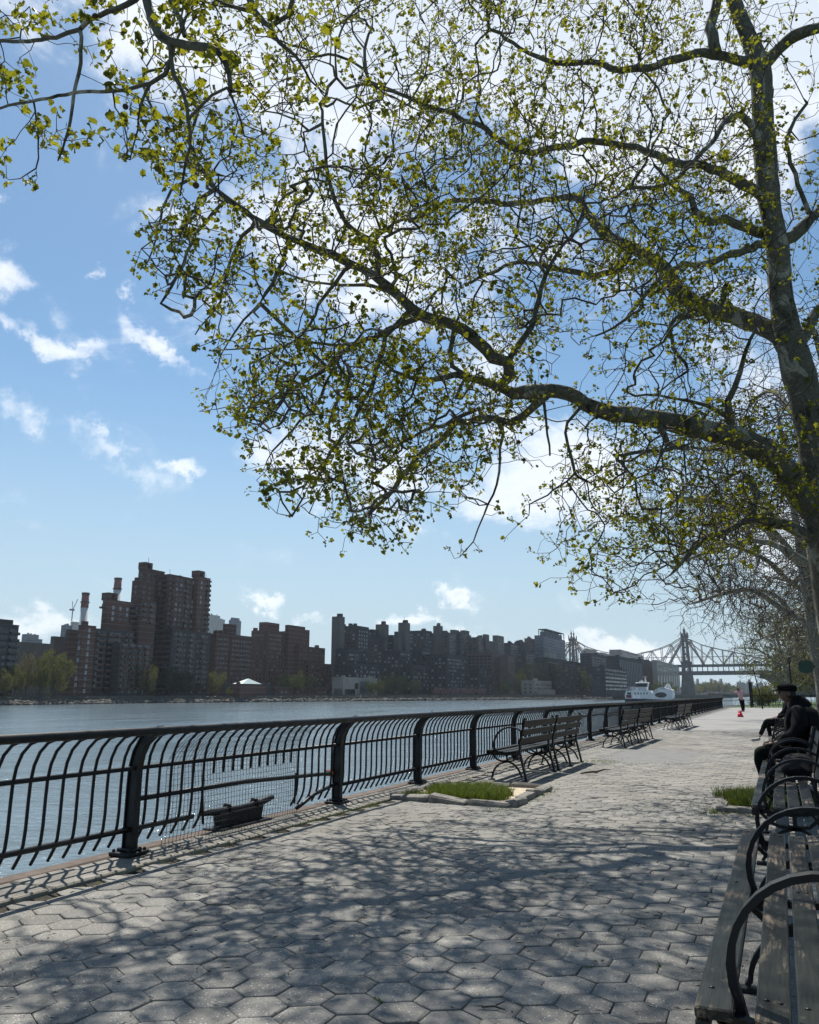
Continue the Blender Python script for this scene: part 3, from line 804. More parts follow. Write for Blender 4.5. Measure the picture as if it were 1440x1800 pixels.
# ---------------------------------------------------------------- trees
def smooth_pts(P, step):
    """resample a rough polyline (x,y,z,r) with Catmull-Rom"""
    P = [np.array(p, float) for p in P]; out = []
    for i in range(len(P) - 1):
        p0 = P[max(i - 1, 0)]; p1 = P[i]; p2 = P[i + 1]; p3 = P[min(i + 2, len(P) - 1)]
        L_ = np.linalg.norm(p2[:3] - p1[:3]); n = max(1, int(L_ / step))
        for k in range(n):
            t = k / n; q = .5 * ((2 * p1) + (-p0 + p2) * t + (2 * p0 - 5 * p1 + 4 * p2 - p3) * t * t + (-p0 + 3 * p1 - 3 * p2 + p3) * t ** 3)
            q[3] = p1[3] + (p2[3] - p1[3]) * t; out.append(q)
    out.append(P[-1]); return out
class Tree:
    def __init__(s, seed):
        s.rs = np.random.RandomState(seed); s.cap = 1024; s.P = np.zeros((s.cap, 3)); s.par = np.full(s.cap, -1); s.pl = np.zeros(s.cap); s.r0 = np.zeros(s.cap); s.n = 0
        s.sp = None; s.maxl = 2.6
    def node(s, p, par, r0=0.0):
        if s.n >= s.cap:
            s.P = np.concatenate([s.P, np.zeros_like(s.P)]); s.par = np.concatenate([s.par, np.full(s.cap, -1)])
            s.pl = np.concatenate([s.pl, np.zeros(s.cap)]); s.r0 = np.concatenate([s.r0, np.zeros(s.cap)]); s.cap *= 2
        i = s.n; s.P[i] = p; s.par[i] = par; s.r0[i] = r0
        s.pl[i] = 0 if par < 0 else (s.pl[par] + math.dist(p, s.P[par]) if r0 == 0 else s.pl[par]); s.n += 1; return i
    def limb(s, pts, step=.12, wob=.0):
        q = smooth_pts(pts, step); par = -1
        if s.n:
            d = np.linalg.norm(s.P[:s.n] - q[0][:3], axis=1); par = int(np.argmin(d))
        for i, p in enumerate(q):
            if par >= 0 and i == 0: continue
            pp = p[:3] + s.rs.normal(0, wob, 3); par = s.node(pp, par, p[3])
        return par
    def grow(s, A, alpha=.28, seg=.16, jit=.16, sag=0.0):
        A = np.asarray(A); 
        d0 = np.full(len(A), 1e9)
        for i in range(0, s.n, 400): d0 = np.minimum(d0, np.linalg.norm(A[:, None] - s.P[None, i:min(i + 400, s.n)], axis=2).min(1))
        for k in np.argsort(d0 + s.rs.uniform(0, .5, len(A))):
            a = A[k]; P = s.P[:s.n]; dv = P - a; d = np.sqrt((dv * dv).sum(1))
            j = int(np.argmin(d + alpha * s.pl[:s.n])); L_ = d[j]
            if L_ < .07 or L_ > s.maxl: continue
            n = max(1, int(round(L_ / seg))); p0 = s.P[j].copy(); side = s.rs.normal(0, 1, 3); side -= side.dot(a - p0) * (a - p0) / L_ ** 2
            side /= (np.linalg.norm(side) + 1e-9); bow = L_ * .10 * s.rs.normal(); par = j
            for i in range(1, n + 1):
                t = i / n; q = p0 + (a - p0) * t + side * bow * math.sin(math.pi * t)
                if i < n: q = q + s.rs.normal(0, jit * seg, 3)
                q[2] -= sag * math.sin(math.pi * t) * L_
                par = s.node(q, par, 0.0)
    def finish(s, rtip=.0023, ex=2.35):
        n = s.n; s.acc = np.zeros(n); s.nch = np.zeros(n, int); s.tipd = np.zeros(n)
        for i in range(1, n):
            if s.par[i] >= 0: s.nch[s.par[i]] += 1
        kids = [[] for _ in range(n)]; r = np.zeros(n)
        for i in range(n - 1, -1, -1):
            rr = (s.acc[i] if s.acc[i] > 0 else rtip ** ex); r[i] = rr ** (1 / ex); p = s.par[i]
            if s.r0[i] > 0: r[i] = max(s.r0[i], min(r[i], s.r0[i] * 1.5)); 
            if p >= 0:
                s.acc[p] += r[i] ** ex if s.r0[i] == 0 else rr; kids[p].append(i); s.tipd[p] = max(s.tipd[p], s.tipd[i] + math.dist(s.P[i], s.P[p]))
        ix = np.arange(n); r = r * np.where(r > .02, 1 + .06 * np.sin(ix * .55) * np.sin(ix * .23 + 1) + .05 * s.rs.normal(0, 1, n) * .6, 1)
        s.r = r; s.kids = kids
        chains = []; stack = [0]
        while stack:
            st = stack.pop(); ch = [s.par[st], st] if s.par[st] >= 0 else [st]; cur = st
            while kids[cur]:
                ks = sorted(kids[cur], key=lambda q: -(r[q] + (1 if s.r0[q] > 0 and s.r0[cur] > 0 else 0)))
                for q in ks[1:]: stack.append(q)
                cur = ks[0]; ch.append(cur)
            if len(ch) > 1: chains.append(ch)
        s.chains = chains
    def tubes(s, lo, hi, sides):
        """mesh arrays of the chain stretches whose radius is in [lo, hi)"""
        Vs = []; Fs = []; base = 0
        for ch in s.chains:
            rad = [s.r[i] for i in ch]; first = s.par[ch[1]] == ch[0] and s.par[ch[0]] != -1
            if len(ch) > 1: rad[0] = min(rad[0], rad[1] * 1.25)
            k0 = 0
            idx = [i for i in range(len(ch)) if lo <= rad[i] < hi]
            if len(idx) < 1: continue
            a = max(0, idx[0] - (1 if idx[0] > 0 else 0)); b = idx[-1]
            if b - a < 1: continue
            pts = s.P[np.array(ch[a:b + 1])]; rr = np.array(rad[a:b + 1]); k = len(pts)
            tg = np.gradient(pts, axis=0); tg /= (np.linalg.norm(tg, axis=1)[:, None] + 1e-9)
            if sides >= 6:
                u = np.cross(tg[0], [0.3, .5, .8]); u /= np.linalg.norm(u); U = []
                for t in tg:
                    u = u - t * u.dot(t); u /= (np.linalg.norm(u) + 1e-9); U.append(u)
                U = np.array(U)
            else:
                m_ = tg.mean(0); ref = np.eye(3)[int(np.argmin(np.abs(m_)))]; U = np.cross(tg, ref); U /= (np.linalg.norm(U, axis=1)[:, None] + 1e-9)
            W = np.cross(tg, U); an = np.arange(sides) * 2 * math.pi / sides
            ring = pts[:, None] + (U[:, None] * np.cos(an)[None, :, None] + W[:, None] * np.sin(an)[None, :, None]) * rr[:, None, None]
            Vs.append(ring.reshape(-1, 3)); i0 = np.arange(k - 1)[:, None] * sides; j = np.arange(sides)[None]; j2 = (j + 1) % sides
            f = np.stack([i0 + j, i0 + j2, i0 + sides + j2, i0 + sides + j], 2).reshape(-1, 4) + base; Fs.append(f); base += k * sides
        if not Vs: return np.zeros((0, 3)), np.zeros((0, 4), int)
        return np.concatenate(Vs), np.concatenate(Fs)

LOBES = [(0, 0), (.16, -.10), (.42, -.22), (.36, .05), (.58, .28), (.34, .33), (.30, .50), (.14, .56), (0, .98)]
def leaf_template(detail):
    if detail == 2:      # five-lobed plane leaf, folded a little along the midrib
        r_ = [(0, 0, 0), (.20, -.02, .03), (.44, -.04, -.02), (.42, .18, .10), (.62, .42, .02), (.37, .54, .12), (.29, .74, .07), (0, 1.0, -.10)]
        l_ = [(-x, y, z) for x, y, z in r_[1:-1]]
        V = np.array(r_ + l_[::-1] + [(0, .35, 0)]); n = len(V) - 1
        F = np.array([(i, (i + 1) % n, n) for i in range(n)])
    elif detail == 1:
        V = np.array([(0, 0, 0), (.45, .25, .08), (.22, .5, .06), (0, 1, 0), (-.25, .55, .06), (-.45, .25, .08)]); F = np.array([(0, 1, 2), (0, 2, 3), (0, 3, 4), (0, 4, 5)])
    else:
        V = np.array([(0, 0, 0), (.42, .4, .1), (0, 1, 0), (-.42, .4, .1)]); F = np.array([(0, 1, 2), (0, 2, 3)])
    return V, F
def leaf_mesh(base, dirs, size, rs, detail):
    """leaves hang from points base, pointing roughly along dirs"""
    T, F = leaf_template(detail); n = len(base)
    y = dirs / (np.linalg.norm(dirs, axis=1)[:, None] + 1e-9)
    nr = rs.normal(0, 1, (n, 3)); nr[:, 2] += .6
    x = np.cross(y, nr); x /= (np.linalg.norm(x, axis=1)[:, None] + 1e-9); z = np.cross(x, y)
    curl = rs.uniform(.5, 2.6, n)[:, None, None]
    V = base[:, None] + size[:, None, None] * (T[None, :, 0:1] * x[:, None] * 1.05 + T[None, :, 1:2] * y[:, None] + T[None, :, 2:3] * z[:, None] * curl)
    return V.reshape(-1, 3), (F[None] + (np.arange(n) * len(T))[:, None, None]).reshape(-1, 3)
def foliage(tr, per_tip, smin, smax, detail, spread=.05, deep=.45, p_mid=.35, keep=None):
    rs = tr.rs; tips = np.array([i for i in range(tr.n) if tr.r0[i] == 0 and (not tr.kids[i])])
    mids = np.array([i for i in range(tr.n) if tr.r0[i] == 0 and tr.kids[i] and tr.tipd[i] < deep and rs.rand() < p_mid])
    src = np.concatenate([np.repeat(tips, per_tip), np.repeat(mids, max(1, per_tip // 2))]).astype(int)
    src = src[rs.rand(len(src)) < .9]
    P = tr.P[src]; d = tr.P[src] - tr.P[tr.par[src]]; d /= (np.linalg.norm(d, axis=1)[:, None] + 1e-9)
    off = rs.normal(0, spread, (len(src), 3)); dirs = d * .5 + off / spread * .55 + np.array([0, 0, -.25])
    size = rs.uniform(smin, smax, len(src)) * rs.choice([1, 1, 1.25, .7], len(src))
    return leaf_mesh(P + off * .8, dirs, size, rs, detail)
def pt_y(px, py, Y, hw=None):
    v = on_y(px, py, Y); X, Yc, u = ray(px, py); dep = Y / Yc * FPX
    return (v.x, v.y, v.z) if hw is None else (v.x, v.y, v.z, hw * dep / FPX)
def limb_px(tr, L_, **k): return tr.limb([pt_y(*q) for q in L_], **k)
def sample_poly(poly, n, fy, rs):
    xs = [p[0] for p in poly]; ys = [p[1] for p in poly]; out = []
    while len(out) < n:
        x = rs.uniform(min(xs), max(xs)); y = rs.uniform(min(ys), max(ys))
        if in_poly(x, y, poly):
            Y = fy(x, y)
            if Y: out.append(pt_y(x, y, Y))
    return out

# ---- the big plane tree on the right, reaching over the promenade
T1 = Tree(21); w = .03
b = on_y(1500, 1219, 12.6)
T1.limb([(1.02, 12.6, -.1, .46), (1.0, 12.6, .25, .36), (.98, 12.6, 1.3, .33)] + [pt_y(*q) for q in
    [(1466, 1080, 12.6, 29), (1452, 980, 12.6, 28), (1442, 890, 12.6, 29), (1427, 750, 12.6, 27), (1400, 640, 12.6, 27), (1380, 560, 12.6, 22), (1371, 500, 12.6, 19), (1367, 430, 12.6, 19),
     (1352, 350, 12.6, 18), (1341, 200, 12.6, 18), (1336, 120, 12.6, 18), (1310, 50, 12.6, 13), (1290, 0, 12.6, 12), (1262, -90, 12.5, 10), (1220, -220, 12.4, 7), (1190, -360, 12.3, 4)]], step=.2)
limb_px(T1, [(q[0], q[1], q[2], q[3] * .9) for q in [(1430, 900, 12.6, 26), (1405, 862, 12.5, 26), (1375, 820, 12.3, 25), (1330, 785, 12, 24), (1280, 765, 11.7, 22), (1220, 752, 11.3, 20), (1150, 735, 11, 18), (1080, 728, 10.7, 16), (1040, 718, 10.5, 15), (1000, 692, 10.3, 14), (950, 686, 10.1, 14), (905, 690, 9.9, 13), (886, 680, 9.85, 12), (897, 658, 9.8, 11), (894, 637, 9.7, 10), (868, 628, 9.6, 9), (840, 600, 9.4, 9), (800, 572, 9.2, 8.5), (740, 555, 9, 8.5), (700, 520, 8.8, 8), (665, 490, 8.6, 8), (620, 465, 8.3, 7), (560, 440, 8, 6.5), (510, 418, 7.8, 6), (450, 385, 7.5, 5), (400, 350, 7.2, 4), (350, 305, 7, 3), (290, 230, 6.7, 2)]], step=.12, wob=.01)
for L_ in [
    [(350, 305, 7, 4), (300, 335, 6.8, 3), (278, 400, 6.7, 2.4), (258, 470, 6.6, 1.6)], [(400, 350, 7.2, 4), (345, 410, 7.0, 3), (315, 480, 6.9, 2.4), (280, 535, 6.8, 1.6)],
    [(450, 385, 7.5, 4), (410, 450, 7.4, 3.2), (385, 530, 7.4, 2.6), (345, 590, 7.3, 1.6)], [(510, 418, 7.8, 4), (480, 500, 7.8, 3), (430, 560, 7.7, 2.4), (380, 640, 7.6, 1.6)],
    [(350, 305, 7, 3.5), (330, 240, 6.8, 3), (270, 190, 6.6, 2.4), (250, 120, 6.5, 1.6)], [(590, 632, 8.5, 4), (560, 700, 8.5, 3), (500, 770, 8.4, 2.4), (470, 810, 8.3, 1.5)],
    [(680, 582, 8.9, 4), (660, 660, 8.9, 3.4), (620, 740, 8.8, 2.8), (560, 830, 8.6, 2), (545, 880, 8.5, 1.4)], [(620, 465, 8.3, 5), (570, 520, 8.3, 3.6), (530, 590, 8.3, 2.6), (440, 640, 8, 1.8)],
    [(905, 690, 9.9, 12), (865, 676, 9.7, 9), (800, 660, 9.5, 7), (740, 668, 9.3, 5), (690, 650, 9.2, 3)],
    [(970, 688, 10.15, 10), (935, 715, 10, 9), (898, 747, 9.9, 8), (872, 735, 9.8, 7), (820, 738, 9.6, 7), (775, 770, 9.4, 6), (720, 820, 9.2, 5), (680, 870, 9, 4), (620, 925, 8.9, 2)],
    [(850, 735, 9.7, 6), (842, 720, 9.6, 5), (800, 735, 9.4, 4), (740, 760, 9.2, 3), (660, 810, 9, 2)],
    [(745, 556, 9, 7), (680, 582, 8.9, 5.5), (630, 602, 8.7, 5), (590, 632, 8.5, 4), (545, 665, 8.3, 3.2), (500, 700, 8.1, 2.6), (460, 745, 8, 2)],
    [(630, 602, 8.7, 4), (570, 605, 8.4, 3), (500, 590, 8.1, 2.4), (430, 590, 7.8, 2)],
    [(800, 572, 9.2, 6), (795, 640, 9.4, 5), (820, 660, 9.5, 4), (800, 700, 9.4, 3)],
    [(1020, 722, 10.4, 5), (998, 742, 10.4, 3.2), (1000, 785, 10.4, 2.6), (1010, 832, 10.3, 2.2), (975, 862, 10.2, 2), (930, 888, 10, 1.6)],
    [(882, 742, 9.85, 4), (882, 790, 9.8, 3), (872, 850, 9.7, 2.4), (848, 905, 9.7, 2), (832, 950, 9.6, 1.5), (808, 978, 9.6, 1)],
    [(955, 690, 10.1, 4), (960, 740, 10.1, 2.6), (968, 800, 10, 2)],
    [(700, 520, 8.8, 5), (640, 500, 8.9, 3.5), (560, 500, 8.8, 2.5), (480, 470, 8.6, 2)],
    [(665, 490, 8.6, 5), (655, 430, 8.4, 4), (600, 380, 8.2, 3), (575, 290, 8, 2.5), (565, 180, 7.8, 2)],
    [(560, 440, 8, 5), (470, 400, 7.4, 4), (380, 330, 6.8, 3), (330, 250, 6.4, 2)],
    [(894, 637, 9.7, 6), (940, 560, 9.8, 4), (960, 480, 9.9, 3), (1000, 420, 9.9, 2)],
    [(1290, 770, 11.7, 12), (1283, 735, 11.6, 9), (1282, 700, 11.5, 7), (1303, 655, 11.4, 5), (1310, 620, 11.3, 4), (1330, 575, 11.2, 3)],
    [(1282, 735, 11.6, 6), (1240, 712, 11.4, 4), (1180, 700, 11.2, 2.5), (1100, 690, 10.8, 1.5)],
    [(1150, 735, 11, 7), (1175, 780, 11, 6), (1210, 785, 11.2, 4), (1160, 790, 10.8, 3), (1080, 800, 10.4, 2)],
    [(1392, 620, 12.6, 22), (1372, 592, 12.75, 22), (1340, 572, 12.9, 20), (1260, 545, 13.2, 18), (1200, 520, 13.4, 16), (1160, 465, 13.6, 14), (1100, 430, 13.7, 12), (1060, 410, 13.8, 10), (1032, 375, 13.8, 9), (1012, 345, 13.8, 8), (960, 352, 13.7, 6), (890, 358, 13.6, 6), (800, 352, 13.4, 5), (720, 390, 13, 3)],
    [(1110, 440, 13.7, 9), (1080, 475, 13.5, 7), (1030, 482, 13.3, 7), (960, 468, 13, 5), (900, 465, 12.8, 4), (820, 500, 12.5, 3)],
    [(1258, 545, 13.2, 9), (1272, 525, 13.1, 7), (1276, 502, 13, 6)],
    [(1250, 550, 13.2, 6), (1190, 560, 13, 5), (1180, 600, 12.8, 4), (1210, 650, 12.6, 3)],
    [(1345, 415, 12.6, 12), (1310, 400, 12.4, 10), (1275, 385, 12.2, 9), (1240, 392, 12, 8), (1222, 370, 11.9, 7), (1213, 345, 11.8, 7), (1190, 330, 11.6, 4), (1150, 290, 11.3, 3)],
    [(1345, 345, 12.6, 12), (1290, 315, 12.3, 10), (1250, 295, 12, 9), (1200, 288, 11.8, 8), (1120, 262, 11.5, 7), (1060, 248, 11.3, 6), (990, 258, 11, 6), (910, 265, 10.8, 5), (850, 225, 10.5, 4), (780, 195, 10.2, 4), (720, 175, 10, 3), (650, 140, 9.8, 2)],
    [(1348, 300, 12.6, 9), (1320, 215, 12.2, 8), (1285, 205, 12, 7), (1250, 250, 11.6, 5), (1180, 320, 11, 4), (1100, 330, 10.6, 3)],
    [(1330, 110, 12.6, 12), (1240, 95, 12.2, 9), (1180, 105, 11.9, 8), (1110, 122, 11.6, 7), (1040, 112, 11.3, 6), (960, 108, 11, 5), (880, 60, 10.7, 3)],
    [(1262, 100, 12.2, 12), (1250, 50, 12.2, 11), (1262, 0, 12.2, 10), (1280, -80, 12, 7), (1260, -200, 12, 4)],
    [(1345, 425, 12.6, 12), (1340, 430, 12.4, 9), (1250, 460, 11.6, 7), (1180, 475, 11.2, 5), (1100, 560, 10.8, 3), (1050, 590, 10.6, 2)],
    [(1430, 950, 12.6, 14), (1405, 932, 12.4, 13), (1385, 925, 12.3, 12), (1330, 912, 12, 10), (1300, 920, 11.9, 8), (1270, 935, 11.8, 6), (1240, 950, 11.6, 5), (1200, 985, 11.4, 4), (1180, 1012, 11.3, 2)],
    [(1310, 916, 11.95, 9), (1330, 890, 12.1, 8), (1325, 855, 12.2, 7), (1300, 830, 12.2, 4)],
    [(1395, 620, 12.6, 14), (1420, 575, 12.8, 12), (1450, 530, 13, 10), (1520, 450, 13.4, 6)],
    [(1370, 435, 12.6, 13), (1410, 400, 12.7, 12), (1450, 360, 13, 9), (1520, 280, 13.2, 5)],
    [(1336, 120, 12.6, 14), (1370, 85, 12.5, 12), (1400, 60, 12.4, 12), (1440, 50, 12.3, 11), (1500, 20, 12, 8), (1600, -20, 12, 5)],
    [(1410, 350, 12.7, 5), (1385, 250, 12.2, 4), (1420, 180, 12, 3)]]:
    limb_px(T1, [(q[0], q[1], q[2], q[3] * .84) for q in L_], step=.14, wob=.014)
rs = np.random.RandomState(5)
fyA = lambda x, y: 5.2 + (x - 200) * .0067 + np.clip(rs.normal(0, 1), -1.8, 1.8) * (.55 + .0017 * max(0, x - 200)) + (.6 if y < 100 else 0)
POLY_A = [(300, 100), (290, 250), (290, 340), (272, 400), (262, 470), (290, 520), (355, 560), (370, 630), (410, 690), (430, 745), (480, 770), (490, 830), (550, 875), (590, 900), (650, 915), (715, 915), (750, 870), (800, 850), (850, 810), (905, 770), (1000, 770), (1060, 720), (1180, 690), (1330, 600), (1345, 300), (1330, -60), (250, -60)]
def edge_keep(x, y):
    # open patches of sky inside the crown
    if y < 230 and rs.rand() < .30: return False
    for (cx, cy, rx, ry, p) in [(240, 150, 60, 110, .6), (1060, 620, 120, 60, .65), (960, 760, 90, 60, .75), (330, 500, 90, 40, .4), (1130, 160, 70, 60, .5), (1010, 300, 60, 40, .4), (560, 100, 60, 60, .45), (520, 240, 50, 50, .4), (620, 540, 60, 30, .4)]:
        if ((x - cx) / rx) ** 2 + ((y - cy) / ry) ** 2 < 1 and rs.rand() < p: return False
    return True
def clump(n, poly, fy, k=10, sg=.26):
    """tips in loose clusters, so that light and dense patches appear"""
    C = sample_poly(poly, n // k, lambda x, y: fy(x, y) if edge_keep(x, y) else None, rs); out = []
    for c in C:
        q = rs.randint(3, 2 * k - 2)
        g = sg * min(1.0, max(.35, c[1] / 11.0)) if sg > .2 else sg
        for _ in range(q): out.append((c[0] + rs.normal(0, g), c[1] + rs.normal(0, g), c[2] + rs.normal(0, g * .75)))
    return out
A = clump(6400, POLY_A, fyA) + clump(1200, [(560, 600), (380, 700), (460, 840), (640, 930), (740, 930), (820, 860), (900, 700), (760, 600)], fyA)
A += clump(2600, [(700, -60), (700, 300), (800, 640), (1000, 600), (1330, 600), (1345, -60)], lambda x, y: fyA(x, y) + .6)
A += clump(1500, [(420, -60), (560, 420), (900, 520), (1330, 420), (1330, -60)], fyA)
A += clump(1900, [(1010, 745), (975, 900), (975, 970), (1020, 1025), (1085, 1035), (1180, 985), (1300, 960), (1400, 900), (1400, 720), (1200, 690)], lambda x, y: 11.6 + rs.normal(0, 1.1))
A += clump(700, [(1330, -50), (1345, 300), (1380, 600), (1420, 900), (1560, 1000), (1640, 0)], lambda x, y: 12.9 + rs.normal(0, 1.5), 7, .28)
A += clump(200, [(200, -60), (300, -420), (1300, -520), (1500, -60)], lambda x, y: fyA(x, -50) * .93, 6, .3)
A += [pt_y(x + rs.normal(0, 14), y + rs.normal(0, 14), Y) for (x, y, Y) in [(808, 978, 9.6), (832, 960, 9.6), (850, 890, 9.7), (905, 925, 10), (930, 890, 10), (1000, 860, 10.2), (1010, 800, 10.3), (640, 935, 8.9), (700, 940, 9), (620, 920, 8.9), (455, 860, 8), (540, 905, 8.3)] for _ in range(5)]
T1.grow(A, alpha=.26, seg=.17, jit=.13)
T1.finish(.0036, 2.42)
tree1 = empty("plane_tree", (1.02, 12.6, 0))
tag(tree1, 'large plane tree on the right whose long limb reaches out over the railing', 'tree', 'plane trees beside the promenade')
def rel(V, root): return V - np.array(root.location)[None]
def tree_objs(T, root, hi, mats, lf, leafmat, names=('trunk', 'twigs', 'leaves')):
    V1, F1 = T.tubes(hi, 9, 10); np_obj(names[0], rel(V1, root), F1, mats[0], root, True)
    V3, F3 = T.tubes(0, hi, 4 if hi > .006 else 3); np_obj(names[1], rel(V3, root), F3, mats[1], root, True)
    V2, F2 = lf; np_obj(names[2], rel(V2, root), F2, leafmat, root, False)
dark_twig = simple("dark_twigs", (.055, .045, .036), 0.9, .3, 4)
tree_objs(T1, tree1, .012, (M['bark'], dark_twig), foliage(T1, 7, .022, .055, 2, .028, .42, .33), M['leaf'])
def balls(T, root, n, lo=.016, hi=.021, seed=2, sel=None):
    rr = np.random.RandomState(seed); tips = [i for i in range(T.n) if T.r0[i] == 0 and T.tipd[i] < .5 and (sel is None or sel(T.P[i]))]
    base = None
    for k in range(n):
        i = tips[rr.randint(len(tips))]; p = Vector(T.P[i]) - root.location; L_ = rr.uniform(.05, .12)
        if base is None:
            m = MB(); m.smooth = True; m.ball((0, 0, -.1), .018, seg=10, rings=7); m.tube([(0, 0, 0), (.003, 0, -.09)], .0012, 4); base = m.mesh("seed_ball", M['seed'], True)
        o = bpy.data.objects.new("seed_ball", base); link(o, root); o.location = p; s_ = rr.uniform(.9, 1.25); o.scale = (s_, s_, s_)
balls(T1, tree1, 40)

# ---- a nearer plane tree whose boughs hang into the top left of the view
T0 = Tree(33); T0.maxl = 1.1
T0.limb([(1.9, -1.6, -.1, .42), (1.9, -1.6, .3, .33), (1.85, -1.5, 2.0, .29), (1.7, -1.2, 4.2, .26), (1.5, -.9, 6.5, .2), (1.3, -.5, 9, .12), (1.2, -.2, 11, .05)], step=.2)
a = pt_y(330, -230, 3.3); c = pt_y(250, -60, 3.3)
T0.limb([(1.75, -1.3, 3.6, .17), (1.2, -.6, 4.3, .14), (.4, .5, 4.9, .11), (-.5, 1.7, 5.2, .08), (a[0], a[1], a[2], .055), (c[0], c[1], c[2], .035)], step=.15)
for L_ in [
    [(250, -60, 3.3, 9), (262, 20, 3.25, 8), (285, 65, 3.2, 8), (310, 75, 3.2, 7), (350, 82, 3.2, 7), (385, 92, 3.2, 6), (403, 130, 3.2, 4.5), (405, 160, 3.2, 4)],
    [(296, 75, 3.2, 5), (300, 110, 3.2, 4.5), (290, 132, 3.2, 4), (262, 148, 3.15, 3.5), (200, 160, 3.1, 3), (130, 163, 3.1, 3), (60, 178, 3.1, 2.6), (0, 190, 3.1, 2.2), (-60, 220, 3.1, 2)],
    [(255, -20, 3.3, 7), (225, 8, 3.2, 5), (190, 20, 3.1, 4.5), (160, 35, 3.1, 4.5), (140, 52, 3.1, 4), (100, 65, 3.1, 3.5), (50, 72, 3.1, 3.2), (0, 72, 3.1, 3)],
    [(143, 50, 3.1, 3.5), (142, 110, 3.1, 3.2), (130, 165, 3.1, 3), (125, 210, 3.1, 2.6), (110, 265, 3.1, 2.2), (100, 280, 3.1, 1.6)],
    [(300, 120, 3.2, 4), (322, 165, 3.2, 3.2), (332, 210, 3.2, 3), (332, 260, 3.25, 2.6), (322, 310, 3.3, 2.2), (315, 345, 3.3, 1.6)],
    [(262, 148, 3.15, 3), (245, 190, 3.1, 2.4), (240, 230, 3.1, 2), (228, 280, 3.1, 1.4)],
    [(60, 178, 3.1, 2.2), (65, 215, 3.1, 2), (68, 260, 3.1, 1.8), (65, 295, 3.1, 1.5), (35, 315, 3.1, 1.1)],
    [(330, 210, 3.2, 2.6), (372, 168, 3.2, 2.6), (400, 155, 3.2, 2.4), (415, 185, 3.2, 2.2), (430, 240, 3.25, 1.6)],
    [(285, -60, 3.3, 7), (300, 0, 3.25, 5), (318, 35, 3.25, 4.5), (325, 65, 3.2, 4)],
    [(330, -160, 3.4, 8), (420, -40, 3.6, 6), (448, 20, 3.7, 5), (475, 45, 3.7, 5), (505, 28, 3.7, 4), (515, -5, 3.7, 4)],
    [(475, 45, 3.7, 4), (490, 75, 3.7, 3.5), (520, 100, 3.8, 3), (545, 140, 3.9, 2), (570, 165, 4, 1.5)],
    [(448, 20, 3.7, 4), (400, 10, 3.6, 3), (380, 0, 3.5, 2.5)]]:
    limb_px(T0, L_, step=.07, wob=.004)
fy0 = lambda x, y: 3.15 + .0009 * max(0, x - 200) + np.clip(rs.normal(0, .2), -.4, .4)
A = clump(150, [(0, 0), (0, 60), (230, 90), (420, 60), (420, 0)], fy0, 4, .05) + clump(130, [(190, 90), (180, 250), (240, 290), (330, 330), (345, 190), (300, 90)], fy0, 4, .05)
A += clump(45, [(0, 100), (0, 180), (50, 190), (60, 120)], fy0, 4, .04) + clump(40, [(60, 220), (90, 300), (140, 290), (120, 200)], fy0, 4, .04) + clump(90, [(350, 60), (420, 240), (470, 250), (560, 150), (600, 0), (430, 0)], fy0, 4, .06)
A += [pt_y(x + rs.normal(0, 8), y + rs.normal(0, 8), 3.1) for (x, y) in [(30, 240), (20, 245), (65, 315), (5, 300), (10, 320), (100, 275), (60, 200), (50, 100)] for _ in range(3)]
A += clump(300, [(-300, -60), (-200, -500), (600, -700), (900, -60)], lambda x, y: 3.6 + rs.normal(0, .5), 5, .12)
T0.grow(A, alpha=.3, seg=.07, jit=.16); T0.finish(.0021, 2.2)
tree0 = empty("plane_tree", (1.9, -1.6, 0))
tag(tree0, 'nearest plane tree, its large leaved boughs hanging into the top left', 'tree', 'plane trees beside the promenade')
tree_objs(T0, tree0, .008, (M['bark'], dark_twig), foliage(T0, 5, .024, .054, 2, .020, .28, .40), M['leaf'])
balls(T0, tree0, 8, sel=lambda p: p[1] > 2)

